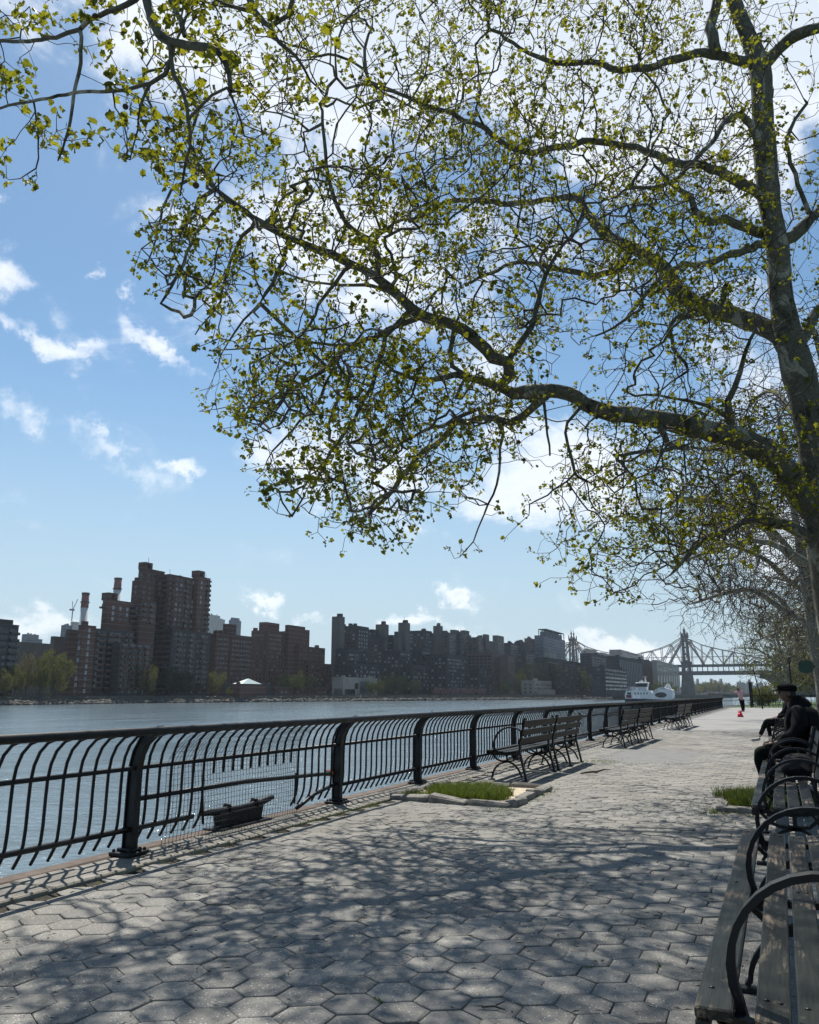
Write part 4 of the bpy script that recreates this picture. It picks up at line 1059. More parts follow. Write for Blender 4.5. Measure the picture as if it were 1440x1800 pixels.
# ---- plane trees further along the walk, still nearly bare
def row_tree(x, y, H_, seed, natt, label, leafk, leafmat, crown=(5.2, 5.2, 4.6), zc=8.2, group='plane trees beside the promenade', size=(.05, .1), detail=0, rt=.006, lean=(-1.2, 0), fork=None, mats=None):
    T = Tree(seed); rs_ = T.rs; fz = fork or 3.3
    T.limb([(x, y, -.1, .42), (x, y, .3, .32), (x + .05, y, fz * .5, .28), (x - .05, y, fz, .25), (x + lean[0] * .3, y + .1, fz + 2.4, .19), (x + lean[0] * .6, y, fz + 5, .12), (x + lean[0], y, H_ - 1.5, .04)], step=.3)
    for k in range(7):
        a = k * 2.4 + rs_.uniform(0, .5); z0 = fz - .3 + k * .75; L_ = rs_.uniform(.7, .95)
        e = (x + lean[0] * .6 + crown[0] * L_ * math.cos(a), y + crown[1] * L_ * math.sin(a), z0 + rs_.uniform(1.2, 3.4))
        s0 = (x + lean[0] * .3 * max(0, z0 - fz) / 2.4, y, z0)
        mid = tuple(s0[i] + (e[i] - s0[i]) * .5 + (rs_.normal(0, .35) if i < 2 else .9 + rs_.normal(0, .2)) for i in range(3))
        T.limb([(*s0, .13), (*tuple(s0[i] + (mid[i] - s0[i]) * .5 + rs_.normal(0, .12) for i in range(3)), .10), (*mid, .075), (*e, .03)], step=.3)
    A = []
    while len(A) < natt:
        p = rs_.normal(0, 1, 3); p /= np.linalg.norm(p); q = rs_.uniform(.35, 1) ** .6
        if p[2] < -.75 and rs_.rand() < .5: continue
        q *= 1 + .12 * math.sin(5 * math.atan2(p[1], p[0]) + seed) + .1 * math.sin(7 * p[2] + seed)
        c = np.array([x + lean[0] * .7 + p[0] * crown[0] * q, y + lean[1] + p[1] * crown[1] * q, zc + p[2] * crown[2] * q])
        for _ in range(rs_.randint(2, 7)): A.append(c + rs_.normal(0, .35, 3))
    T.grow(np.array(A[:natt]), alpha=.3, seg=.32, jit=.2); T.finish(rt, 2.3)
    root = empty("plane_tree", (x, y, 0)); tag(root, label, 'tree', group)
    mats = mats or (M['bark_pale'], M['twig'])
    tree_objs(T, root, .03, mats, foliage(T, leafk, size[0], size[1], detail, .10, .6, .25), leafmat)
    return root
row_tree(2.6, 23, 13, 41, 3400, 'second plane tree in the row, pale twisting limbs with few small leaves', 2, M['leaf_far'], (5.4, 5.5, 4.4), 7.5, size=(.03, .055), rt=.0050, lean=(-.9, 0))
row_tree(1.45, 34, 14, 42, 9000, 'third plane tree in the row, a green sign board on its trunk', 3, M['leaf_grey'], (6.0, 6, 5.4), 8.0, size=(.035, .06), rt=.0075, lean=(-.5, 0))
row_tree(2.6, 46, 14, 43, 6500, 'fourth plane tree in the row, bare grey crown behind the signed tree', 3, M['leaf_grey'], (6.6, 6, 5.2), 8.2, size=(.045, .08), rt=.009)
row_tree(4.2, 60, 12, 44, 2600, 'far plane tree in the row above the end of the walk', 2, M['leaf_far'], (5, 6, 4.8), 6.8, size=(.05, .09), rt=.010)
row_tree(6.8, 74, 10, 45, 2400, 'young spring tree with fine yellow green leaves beyond the lamp posts', 3, M['leaf_far'], (4.6, 5, 4.2), 5.2, size=(.06, .11), rt=.012, group='spring trees on the land side', fork=1.6)
row_tree(5.4, 92, 9, 46, 2200, 'yellow green spring tree by the elevated roadway', 3, M['leaf_far'], (4.2, 5, 3.8), 4.8, size=(.07, .13), rt=.012, group='spring trees on the land side', fork=1.5)
row_tree(1.2, 108, 12, 47, 3000, 'broad olive spring tree filling the gap below the bare crowns', 4, M['leaf_far'], (6, 6, 5.4), 6.4, size=(.09, .16), rt=.013, group='spring trees on the land side', fork=1.8)
row_tree(5.5, 116, 15, 48, 3200, 'tall olive spring tree behind the others at the right edge', 4, M['leaf_far'], (7, 6, 6.6), 8.2, size=(.10, .18), rt=.014, group='spring trees on the land side', fork=2)
# ---------------------------------------------------------------- the far shore
SHORE = [(-330, -300), (-300, 60), (-288, 233), (-290, 319), (-252, 438), (-160, 672), (-87, 837), (-60, 960), (-45, 1300), (-40, 2200), (-900, 2600), (-1200, 400), (-900, -300)]
SH = SHORE[:9]
m = MB(); k = len(SHORE); IZ = -.4
m.add([(x, y, IZ) for x, y in SHORE] + [(x, y, WATER_Z - 2) for x, y in SHORE], [tuple(range(k))[::-1]] + [(i, (i + 1) % k, k + (i + 1) % k, k + i) for i in range(k)])
struct(m.build("island_ground", simple("island_ground", (.06, .065, .045), .95, .3, .05)))
# far land beyond the bridge
m = MB(); m.add([(-2600, 1500, -1), (-80, 2350, -1), (900, 2500, -1), (3500, 6000, -1), (-4000, 6000, -1)] , [(0, 1, 2, 3, 4)])
struct(m.build("far_land", simple("far_land", (.05, .06, .045), .95, .3, .02)))

def shore_at(t):
    """point on the shoreline, t in metres from the first vertex"""
    for i in range(len(SH) - 1):
        a = Vector((*SH[i], 0)); b = Vector((*SH[i + 1], 0)); L_ = (b - a).length
        if t <= L_: return a + (b - a) * (t / L_), (b - a).normalized()
        t -= L_
    return b, (b - a).normalized()
# riprap: rough lumps along the waterline
rr = np.random.RandomState(8); base = []
ico = bmesh.new(); bmesh.ops.create_icosphere(ico, subdivisions=1, radius=1.0); IV = np.array([v.co[:] for v in ico.verts]); IF = np.array([[v.index for v in f.verts] for f in ico.faces]); ico.free()
Vs = []; Fs = []; n_ = 0
for i in range(5200):
    t = rr.uniform(330, 1080) if i % 4 else rr.uniform(440, 800); p, d = shore_at(t); q = rr.uniform(0, 1); nrm = Vector((d.y, -d.x, 0)); 
    sc = rr.uniform(.35, .95) * (1.15 if q < .5 else .85)
    c = p + nrm * (2.8 - q * 4.6) + Vector((0, 0, WATER_Z + .1 + q * 2.6 + rr.uniform(-.2, .3)))
    v = IV * rr.uniform(.75, 1.25, (len(IV), 1)) * np.array([rr.uniform(.7, 1.3), rr.uniform(.7, 1.5), rr.uniform(.45, .8)]) * sc
    Vs.append(v + np.array(c)[None]); Fs.append(IF + n_); n_ += len(IV)
rip = mat_stone("riprap_rock", (.045, .042, .038), (.17, .16, .14), .5)
tag(np_obj("riprap", np.concatenate(Vs), np.concatenate(Fs), rip), 'tumbled grey boulders lining the far river bank', 'riprap', kind='stuff')
# bank wall and walk rail on the island
m = MB(); ts = list(np.arange(330, 1900, 12.0))
for i in range(len(ts) - 1):
    a, d = shore_at(ts[i]); b, d2 = shore_at(ts[i + 1]); na = Vector((-d.y, d.x, 0)) * 3.2; a = a + na; b = b + na
    m.hull8([(a.x, a.y, -3), (b.x, b.y, -3), (b.x - .6, b.y, -3), (a.x - .6, a.y, -3), (a.x, a.y, .35), (b.x, b.y, .35), (b.x - .6, b.y, .35), (a.x - .6, a.y, .35)])
tag(m.build("bank_wall", simple("bank_wall", (.07, .068, .06), .9, .35, .4)), 'low dark stone wall along the top of the far river bank', 'wall')
m = MB()
for i in range(len(ts) - 1):
    a, d = shore_at(ts[i]); b, d2 = shore_at(ts[i + 1]); na = Vector((-d.y, d.x, 0)) * 3.6; a = a + na; b = b + na
    for z in (.75, 1.1, 1.45): m.tube([(a.x, a.y, z), (b.x, b.y, z)], .05, 4)
    for q in range(6):
        c = a + (b - a) * (q / 6); m.box(c.x - .06, c.x + .06, c.y - .06, c.y + .06, .3, 1.5)
tag(m.build("walk_railing", simple("dark_rail", (.02, .022, .025), .6, .2, 1)), 'thin dark railing on the wall along the far bank', 'railing')

# ---- buildings: boxes set on the island, found by the directions of their corners
BRICK = mat_wall("brown_brick", (0.071, 0.042, 0.034), (0.101, 0.060, 0.047), 2.85, .16, (.135, .11, .10))
BRICK2 = mat_wall("red_brown_brick", (0.088, 0.047, 0.036), (0.126, 0.069, 0.052), 2.85, .16, (.17, .13, .115))
DKB = mat_wall("dark_grey_facade", (0.038, 0.038, 0.039), (0.063, 0.060, 0.059), 2.85, .10, (.085, .085, .085))
PINKB = mat_wall("pinkish_brick", (0.101, 0.077, 0.069), (0.143, 0.109, 0.097))
CONC = mat_wall("grey_concrete", (0.097, 0.092, 0.082), (0.130, 0.124, 0.111))
CONC_L = mat_wall("pale_concrete", (.24, .22, .19), (.34, .31, .27))
GLASSB = mat_wall("blue_grey_curtain_wall", (.10, .125, .15), (.17, .20, .23), 3.6, .22, (.05, .065, .08))
WHITEB = mat_wall("white_panel_wall", (.36, .36, .35), (.48, .48, .46))
def corner_box(px0, pxc, px1, ytop, X, back=18, py=1160):
    """box whose river face lies at x = X between the sight lines pxc..px1; its near side face reaches back to px0"""
    Ya = on_x(pxc, py, X).y; Yb = on_x(px1, py, X).y; z = on_x(pxc, ytop, X).z
    X0 = on_y(px0, py, Ya).x if px0 < pxc - .5 else X - back
    return (min(X0, X - 3), X, Ya, Yb, -1.0, z)
UNIT = {}
def unit_box(key, mats):
    if key not in UNIT:
        m = MB(); m.box(-.5, .5, -.5, .5, -.5, .5); UNIT[key] = m.mesh(key, mats)
    return UNIT[key]
class Bld:
    def __init__(s, name, label, wallmat, cat='building', group=None):
        s.name = name; s.label = label; s.cat = cat; s.group = group; s.wm = wallmat; s.m = MB(); s.parts = []; s.root = None; s.boxes = []
        s.mats = [wallmat]
    def box(s, *b, mat=None):
        if mat is not None:
            if mat not in s.mats: s.mats.append(mat)
            s.m.cur = s.mats.index(mat)
        else: s.m.cur = 0
        e = len(s.boxes) * .013; x0, x1, y0, y1, z0, z1 = b
        s.m.box(x0 - e, x1 + e, y0 - e * .7, y1 + e * .5, z0, z1); s.boxes.append(b); s.m.cur = 0
        return (x0 - e, x1 + e, y0 - e * .7, y1 + e * .5, z0, z1)
    def cbox(s, *a, mat=None, **k): return s.box(*corner_box(*a, **k), mat=mat)
    def parapet(s, b, h=.8, mat=None):
        x0, x1, y0, y1, z0, z1 = b; s.m.cur = 0
        s.m.box(x0 - .15, x1 + .15, y0 - .15, y1 + .15, z1 + .003, z1 + h * .4)
        s.m.box(x0 + .5, x0 + 2.5, y0 + 1, y0 + 3.5, z1 + h * .4, z1 + 1.4 + h)
    def win(s, b, face='xy', dx=3.4, dz=2.85, w=1.5, h=1.35, z0=1.5, mats=('glass', 'glass', 'glass', 'glass2'), skip=.0, cols=None, seed=1, name='window', margin=1.2, top=1.0, depth=.12):
        r_ = random.Random(seed); X0, X1, Y0, Y1, _, Z1 = b
        for f in face:
            a0, a1 = (Y0, Y1) if f == 'x' else (X0, X1)
            n = max(1, int((a1 - a0 - 2 * margin) / dx)); st = (a1 - a0 - 2 * margin) / n
            z = z0
            while z + h + top < Z1:
                for i in range(n):
                    if cols and (i % cols[0]) not in cols[1]: continue
                    if r_.random() < skip: continue
                    c = a0 + margin + st * (i + .5)
                    if f == 'x': s.parts.append((name, r_.choice(mats), (X1 + .02, c, z + h / 2), (depth, w, h)))
                    else: s.parts.append((name, r_.choice(mats), (c, Y0 - .02, z + h / 2), (w, depth, h)))
                z += dz
    def balc(s, b, face='x', at=(0.5,), w=3.6, d=1.5, dz=2.85, z0=3.4, zmax=None, mat='wallmat', h=1.0):
        X0, X1, Y0, Y1, _, Z1 = b
        for f in face:
            a0, a1 = (Y0, Y1) if f in 'xb' else (X0, X1)
            for t in at:
                z = z0
                while z + 2.2 < (zmax or Z1):
                    c = a0 + (a1 - a0) * t
                    if f == 'x': s.parts.append(('balcony', 'slabm', (X1 + d / 2, c, z + h / 2), (d, w, h))); s.parts.append(('window', 'glass', (X1 + .03, c, z + h + .75), (.1, w * .9, 1.5)))
                    elif f == 'y': s.parts.append(('balcony', 'slabm', (c, Y0 - d / 2, z + h / 2), (w, d, h))); s.parts.append(('window', 'glass', (c, Y0 - .03, z + h + .75), (w * .9, .1, 1.5)))
                    elif f == 'e': s.parts.append(('balcony', 'slabm', (X1 - 2.2, Y1 + d / 2, z + h / 2), (w, d, h)))
                    z += dz
    def done(s, lim=100):
        rq = random.Random(len(s.label))
        for b in s.boxes:
            if b[1] - b[0] < 6 or b[3] - b[2] < 6: continue
            for _ in range(rq.randint(2, 4)):
                w_, d_, h_ = rq.uniform(1.2, 3.6), rq.uniform(1.2, 3.6), rq.uniform(.9, 2.6); x_ = rq.uniform(b[1] - min(10, b[1] - b[0] - 4), b[1] - 4); y_ = rq.uniform(b[2] + 1, b[3] - 4.6)
                s.m.box(x_, x_ + w_, y_, y_ + d_, b[5] - .2, b[5] + h_)
            if rq.random() < .5: s.m.tube([(b[1] - 2, b[2] + 2, b[5]), (b[1] - 2, b[2] + 2, b[5] + rq.uniform(2, 5))], .09, 4)
        cx = sum((b[0] + b[1]) / 2 for b in s.boxes) / len(s.boxes); y0 = min(b[2] for b in s.boxes)
        root = empty(s.name, (cx, y0, -1.0)); tag(root, s.label, s.cat, s.group); s.root = root
        s.m.v = [(x - cx, y - y0, z + 1.0) for x, y, z in s.m.v]; s.m.build("wall", s.mats, root)
        for nm in ('window', 'balcony', 'band'):
            P = [p for p in s.parts if p[0] == nm]
            if not P: continue
            random.Random(4).shuffle(P); P.sort(key=lambda p: -(p[3][0] * p[3][2] + p[3][1] * p[3][2]) * random.Random(int(p[2][1] * 10)).uniform(.6, 1))
            for p in P[:lim]:
                mt = M.get(p[1]) or s.wm; me = unit_box(nm + p[1] + (s.wm.name if p[1] == 'slabm' else ''), mt)
                o = bpy.data.objects.new(nm, me); link(o, root); o.location = (p[2][0] - cx, p[2][1] - y0, p[2][2] + 1.0); o.scale = p[3]
            if len(P) > lim:
                m = MB(); mts = []
                for p in P[lim:]:
                    mt = M.get(p[1]) or s.wm
                    if mt not in mts: mts.append(mt)
                    m.cur = mts.index(mt); c = p[2]; q = p[3]
                    m.box(c[0] - cx - q[0] / 2, c[0] - cx + q[0] / 2, c[1] - y0 - q[1] / 2, c[1] - y0 + q[1] / 2, c[2] + 1 - q[2] / 2, c[2] + 1 + q[2] / 2)
                o = m.build(nm, mts, root); o["kind"] = "stuff"
        return root

# A: dark block at the left edge, balconies down its right side
B = Bld("apartment_block", 'dark apartment block cut off by the left edge of the picture', DKB)
b = B.cbox(-90, -60, 27, 1092, -300); B.parapet(b); b2 = B.cbox(-60, -20, 16, 1086, -304)
B.win(b, 'x', dx=3.2, w=2.3, skip=.1, cols=(2, (0,))); B.balc(b, 'e', w=3.2, d=1.6); B.balc(b, 'x', (.28, .62, .9), w=4.2); B.done()
# B: the big stepped brick complex
B = Bld("stepped_brick_tower", 'tall stepped brown brick tower complex with balconies, highest on the far shore', BRICK)
X = -306
w1 = B.cbox(134, 141, 164, 1099, X + 7, mat=BRICK2); B.win(w1, 'x', dx=3.4, w=1.3, h=1.9, mats=('pale_win', 'glass2', 'glass')); B.win(w1, 'y', dx=4, w=1.6, h=2.0, mats=('glass', 'pale_win'))
B.parapet(w1)
w2 = B.cbox(150, 165, 232, 1104, X + 2, mat=DKB); B.balc(w2, 'x', (.12, .36, .62, .87), w=4.6, d=1.3); B.win(w2, 'x', dx=4.2, w=1.4, skip=.2)
w3 = B.cbox(172, 182, 238, 1053, X - 4, mat=BRICK2); B.win(w3, 'x', dx=4.0, w=1.5, h=1.9, z0=38, mats=('pale_win', 'glass', 'glass2')); B.balc(w3, 'y', (.2,), w=2.4, d=1.6, z0=44); B.balc(w3, 'x', (.78,), w=4.5, z0=38); B.parapet(w3)
w4 = B.cbox(222, 236, 262, 1019, X - 8); B.win(w4, 'x', dx=3.4, w=1.2, z0=52); B.win(w4, 'y', dx=3.6, w=1.2, z0=52); B.parapet(w4)
w5 = B.cbox(232, 243, 279, 997, X - 12); B.win(w5, 'x', dx=3.8, w=1.1, z0=60, skip=.3); B.win(w5, 'y', dx=3.8, w=1.2, z0=60); B.parapet(w5)
w6 = B.cbox(255, 289, 345, 1008, X - 2); B.win(w6, 'x', dx=3.3, w=1.5, h=1.6, mats=('glass', 'pale_win', 'glass')); B.win(w6, 'y', dx=3.4, w=1.6, h=1.6, mats=('glass', 'glass2', 'glass')); B.balc(w6, 'x', (.1, .55), w=3.6); B.balc(w6, 'y', (.72,), w=3.8); B.parapet(w6)
w7 = B.cbox(330, 340, 362, 1012, X + 1, mat=BRICK2); B.win(w7, 'x', dx=3.4, w=1.3, h=1.7, mats=('pale_win', 'glass')); B.balc(w7, 'e', w=3, d=1.9, z0=30); B.balc(w7, 'x', (.8,), w=3.2); B.parapet(w7)
w8 = B.cbox(262, 300, 368, 1106, X + 5, mat=DKB); B.balc(w8, 'xy', (.2, .5, .8), w=4.4, d=1.3); B.win(w8, 'xy', dx=3.8, w=1.3, skip=.3); B.parapet(w8)
w9 = B.cbox(228, 240, 268, 1053, X + 0); B.balc(w9, 'x', (.3, .75), w=3.8, d=1.2, z0=38); B.win(w9, 'y', dx=3.6, w=1.4, z0=8)
w10 = B.cbox(196, 210, 262, 1130, X + 9, mat=DKB); B.balc(w10, 'x', (.15, .4, .65, .9), w=4.0, d=1.1); B.win(w10, 'x', dx=4.2, w=1.2)
for (x_, y_, z_, h_) in [(w5[0] + 3, w5[2] + 4, w5[5], 7), (w3[0] + 2, w3[2] + 3, w3[5], 4), (w7[1] - 2, w7[3] - 2, w7[5], 3)]: B.m.tube([(x_, y_, z_), (x_, y_, z_ + h_)], .12, 5)
for wb in (w5, w7, w3):
    c = (wb[1] - 3.0, wb[2] + 3.5); z1 = wb[5]
    B.m.box(c[0] - 2.5, c[0] + 2.5, c[1] - 3, c[1] - 1.2, z1, z1 + 3.1); B.m.box(c[0] - 2.5, c[0] + 2.5, c[1] + 1.2, c[1] + 3, z1, z1 + 3.1); B.m.box(c[0] - 2.5, c[0] + 2.5, c[1] - 3.0, c[1] + 3, z1 + 3.1, z1 + 3.9)
B.done(130)
# C: two red brown slabs to its right
B = Bld("brick_slab_block", 'brown brick slab block joined to the right of the tall stepped tower', BRICK)
X = -300
b = B.cbox(360, 378, 402, 1113, X - 6); B.win(b, 'xy', dx=2.7, w=1.3, h=1.4); B.cbox(393, 396, 413, 1096, X - 14); b = B.cbox(398, 404, 442, 1115, X - 8); B.win(b, 'xy', dx=2.6, w=1.3, h=1.4); B.done()
B = Bld("brick_apartment_house", 'reddish brick apartment house stepping down behind the pale pyramid roof', BRICK2)
b = B.cbox(440, 471, 530, 1108, X - 4); B.win(b, 'xy', dx=2.7, w=1.25, h=1.4); B.parapet(b)
B.cbox(453, 466, 489, 1093, X - 12); b = B.cbox(500, 506, 535, 1098, X - 1); B.cbox(534, 537, 543, 1107, X - 6)
b = B.cbox(512, 526, 571, 1136, X + 3); B.win(b, 'x', dx=3.6, w=1.3, skip=.35); B.parapet(b)
b = B.cbox(535, 546, 584, 1166, X + 8); B.win(b, 'xy', dx=3.2, w=1.9, h=1.6); B.parapet(b); B.done(100)
# D: the grey complex, from the tall blank stair tower to the right
B = Bld("grey_apartment_complex", 'dark grey stepped apartment complex with a tall blank concrete stair tower at its left', DKB)
X = -276
t = B.cbox(582, 596, 605, 1083, X - 4, mat=CONC)
b = B.cbox(598, 628, 648, 1100, X - 3); B.win(b, 'xy', dx=3.3, w=1.6, z0=20, mats=('glass', 'glass', 'pale_win')); B.parapet(b, .3)
b = B.cbox(645, 655, 664, 1106, X - 12); B.win(b, 'xy', dx=3, w=2, z0=24, mats=('glass', 'glass2'))
t = B.cbox(660, 676, 683, 1097, X - 6, mat=CONC); b = B.cbox(640, 674, 683, 1119, X - 1); B.win(b, 'xy', dx=3.4, w=1.7, z0=14, mats=('glass', 'pale_win', 'glass'))
b = B.cbox(590, 612, 632, 1140, X + 4); B.win(b, 'xy', dx=2.6, w=1.5, mats=('pale_win', 'glass', 'glass')); 
b = B.cbox(588, 622, 668, 1166, X + 9); B.win(b, 'xy', dx=2.8, w=1.6, mats=('pale_win', 'glass', 'glass')); B.done()
B = Bld("grey_apartment_complex", 'dark grey complex around the second tall concrete stair tower, right of the pale modern hall', DKB)
X = -264
b = B.cbox(682, 690, 696, 1116, X - 14); B.win(b, 'xy', dx=3, w=2.2, z0=20, mats=('glass', 'glass2', 'pale_win'))
t = B.cbox(700, 713, 721, 1094, X - 5, mat=CONC); B.cbox(693, 700, 708, 1110, X - 8, mat=CONC)
b = B.cbox(718, 748, 760, 1108, X - 4); B.win(b, 'xy', dx=3.2, w=1.4, z0=18, mats=('glass', 'pale_win', 'glass'))
b = B.cbox(672, 703, 724, 1143, X + 3); B.win(b, 'xy', dx=3.0, w=1.5, mats=('glass', 'pale_win', 'glass'))
b = B.cbox(716, 742, 758, 1141, X + 5); B.win(b, 'xy', dx=3.0, w=1.5, mats=('glass', 'pale_win', 'glass'))
b = B.cbox(684, 725, 762, 1168, X + 11); B.win(b, 'xy', dx=3.2, w=1.7, mats=('glass', 'glass', 'pale_win')); B.done()
B = Bld("grey_slab_building", 'mid grey slab building with a square roof block above the middle of the far shore', CONC)
X = -250
b = B.cbox(758, 790, 802, 1112, X - 8); B.win(b, 'xy', dx=3.2, w=1.4, h=1.3, z0=12); B.cbox(762, 774, 779, 1100, X - 14); B.cbox(792, 800, 808, 1107, X - 10); B.cbox(810, 818, 826, 1108, X - 6)
b = B.cbox(784, 812, 829, 1114, X - 5); B.win(b, 'xy', dx=3.4, w=1.6, z0=14); B.done()
B = Bld("grey_slab_building", 'lower grey slab with a narrow lift tower at its right end', CONC)
X = -240
b = B.cbox(828, 842, 852, 1120, X - 6); B.win(b, 'xy', dx=3.2, w=1.3, z0=12); B.cbox(850, 855, 861, 1115, X - 4); B.done()
B = Bld("grey_tower_block", 'brownish grey tower block with two square tops behind the dark roofs', CONC)
b = B.cbox(867, 876, 887, 1117, X - 12); B.win(b, 'xy', dx=3.4, w=1.4, z0=16); b = B.cbox(858, 864, 872, 1127, X - 10); B.done()
B = Bld("dark_courtyard_block", 'dark low apartment block behind the strip of pink blossom', DKB)
X = -238
b = B.cbox(748, 786, 824, 1150, X); B.win(b, 'xy', dx=3.0, w=1.4, mats=('glass', 'glass', 'pale_win')); b = B.cbox(770, 842, 873, 1172, X + 8); B.win(b, 'xy', dx=3.2, w=1.6, mats=('glass', 'glass', 'glass', 'pale_win'), skip=.15); B.done()
B = Bld("pinkish_tower", 'pinkish grey block with dark window rows above the dark courtyard block', PINKB)
X = -226
b = B.cbox(820, 866, 880, 1146, X - 2); B.win(b, 'y', dx=3.4, w=2.6, mats=('glass', 'glass')); B.win(b, 'x', dx=5, w=1.2); B.done()
B = Bld("pinkish_tower", 'narrow pinkish block standing free before the wooded slope', PINKB)
X = -216
b = B.cbox(878, 893, 905, 1152, X); B.win(b, 'y', dx=4, w=1.5, cols=(3, (1,))); B.win(b, 'x', dx=4, w=1.2); B.done()
B = Bld("hillside_apartments", 'dark stepped apartment roofs running down to the hospital block', DKB)
X = -250
b = B.cbox(884, 898, 912, 1130, X); B.win(b, 'xy', dx=3.2, w=1.6, z0=12); b = B.cbox(905, 916, 930, 1128, X - 6); B.cbox(908, 913, 922, 1126, X - 14); b = B.cbox(880, 925, 942, 1144, X + 6); B.win(b, 'xy', dx=3.6, w=1.8, z0=10); B.done()
B = Bld("brown_square_tower", 'small brownish square tower just left of the glass topped block', PINKB)
b = B.cbox(923, 933, 941, 1122, X - 10); B.win(b, 'x', dx=4, w=1.6, z0=20); B.done()
B = Bld("glass_topped_block", 'broad bluish block with an open steel crown on its roof', GLASSB)
X = -236
b = B.cbox(941, 957, 995, 1117, X - 10); B.win(b, 'xy', dx=3.2, w=.9, h=2.2, dz=3.3, z0=14, mats=('glass', 'glass2'))
c = corner_box(949, 962, 993, 1107, X - 12)
z0 = b[5]
for i in range(7):
    yy = c[2] + (c[3] - c[2]) * i / 6; B.m.box(c[1] - .4, c[1] + .4, yy - .4, yy + .4, z0, c[5]); B.m.box(c[0] - .4, c[0] + .4, yy - .4, yy + .4, z0, c[5])
B.m.box(c[0] + 1, c[1] - 1, c[2] + 2, c[3] - 6, z0, c[5] - 2); B.m.box(c[0] - .4, c[1] + .4, c[2] - .4, c[3] + .4, c[5] - .001, c[5] + .9); B.done()
B = Bld("grey_institution", 'long dark grey institutional building with narrow pale piers left of the ferry', DKB)
X = -170
b = B.cbox(938, 962, 1035, 1156, X - 30); B.win(b, 'xy', dx=4, w=1.6, z0=10); b = B.cbox(960, 965, 978, 1146, X - 34, mat=CONC_L); b = B.cbox(1020, 1040, 1078, 1148, X - 12); B.win(b, 'xy', dx=4.2, w=1.6, z0=8)
b = B.cbox(975, 1010, 1062, 1180, X - 6); B.win(b, 'xy', dx=4.2, w=1.8, z0=4); B.done(60)
B = Bld("ribbed_dark_building", 'dark building with pale upright ribs behind the ferry', DKB)
X = -128
b = B.cbox(1066, 1088, 1128, 1153, X); 
for i in range(14):
    yy = b[2] + (b[3] - b[2]) * (i + .5) / 14; B.parts.append(('band', 'pale_win', (b[1] + .25, yy, (b[5]) / 2), (.5, .9, b[5] - 6)))
b = B.cbox(1110, 1128, 1150, 1158, X - 6); b = B.cbox(1040, 1062, 1100, 1172, X + 10); B.win(b, 'xy', dx=5, w=2.6, z0=4); B.done(60)
B = Bld("pale_roof_block", 'pale domed roof building rising behind the dark institution', CONC_L)
b = B.cbox(1024, 1032, 1052, 1143, -250); B.win(b, 'xy', dx=5, w=1.6, z0=34); B.cbox(1029, 1034, 1048, 1140, -256); B.done(40)
B = Bld("pale_roof_block", 'long pale flat roofed block just left of the bridge trusses', CONC_L)
b = B.cbox(1072, 1092, 1131, 1142, -205); B.win(b, 'x', dx=5, w=3.6, h=1.2, z0=30); b = B.cbox(1052, 1058, 1072, 1147, -214); B.done(40)
B = Bld("white_colonnade_building", 'pale building with tall white piers between the ferry and the bridge tower', CONC_L)
X = -104
b = B.cbox(1146, 1154, 1193, 1160, X - 12); B.win(b, 'x', dx=6, w=3.6, h=1.4, z0=26, mats=('glass', 'glass2'))
for i in range(9):
    yy = b[2] + (b[3] - b[2]) * (i + .3) / 9; B.parts.append(('band', 'glass', (b[1] + .05, yy, 13), (.3, 3.4, 22)))
B.done(60)
# low buildings by the water
B = Bld("modern_hall", 'pale modern hall with a tall green glass bay behind the riprap', CONC_L)
X = -262
b = B.cbox(585, 604, 664, 1190, X); cx = b[1]
def spot(px, X_): return on_x(px, 1200, X_).y
for (p0, p1, za, zb, mt) in [(633, 649, 1.0, 9.6, 'glass2'), (607, 624, 0.2, 4.2, 'glass'), (588, 601, 0.2, 4.6, 'glass'), (624, 630, 4.5, 8.2, 'glass')]:
    ya, yb = spot(p0, cx), spot(p1, cx)
    if yb > ya: B.parts.append(('window', mt, (cx + .06, (ya + yb) / 2, (za + zb) / 2), (.2, yb - ya, zb - za)))
B.done()
M['teal_roof'] = simple("pale_copper_roof", (.42, .52, .50), .6, .1, .3)
B = Bld("riverside_pavilion", 'low brick pavilion with a pale green pyramid roof on the bank', BRICK2, 'pavilion')
X = -272
b = B.cbox(398, 424, 470, 1204, X); B.cbox(392, 400, 482, 1202, X - 6, mat=DKB); r = B.done()
c = corner_box(418, 428, 458, 1202, X - 3); pk_ = on_x(438, 1193, X - 8); m = MB()
m.add([(c[0] - 2, c[2] - 1, c[5]), (c[1] + 1, c[2] - 1, c[5]), (c[1] + 1, c[3] + 1, c[5]), (c[0] - 2, c[3] + 1, c[5]), ((c[0] + c[1]) / 2, (c[2] + c[3]) / 2, pk_.z)], [(0, 1, 4), (1, 2, 4), (2, 3, 4), (3, 0, 4), (3, 2, 1, 0)])
m.v = [(x - r.location.x, y - r.location.y, z - r.location.z) for x, y, z in m.v]; m.build("roof", M['teal_roof'], r)
B = Bld("white_boathouse", 'low white building with small windows on the bank left of centre right', CONC_L)
b = B.cbox(915, 938, 968, 1196, -196); B.win(b, 'xy', dx=4, w=1.6, z0=2, dz=3.2, top=.4); b = B.cbox(945, 952, 974, 1212, -186); B.done()
B = Bld("brown_low_wing", 'brown low wing of the complex behind the bank, right of the pyramid roof', BRICK)
b = B.cbox(470, 486, 588, 1208, -276); B.win(b, 'x', dx=4.2, w=2.4, z0=1.5, top=.4); B.done()
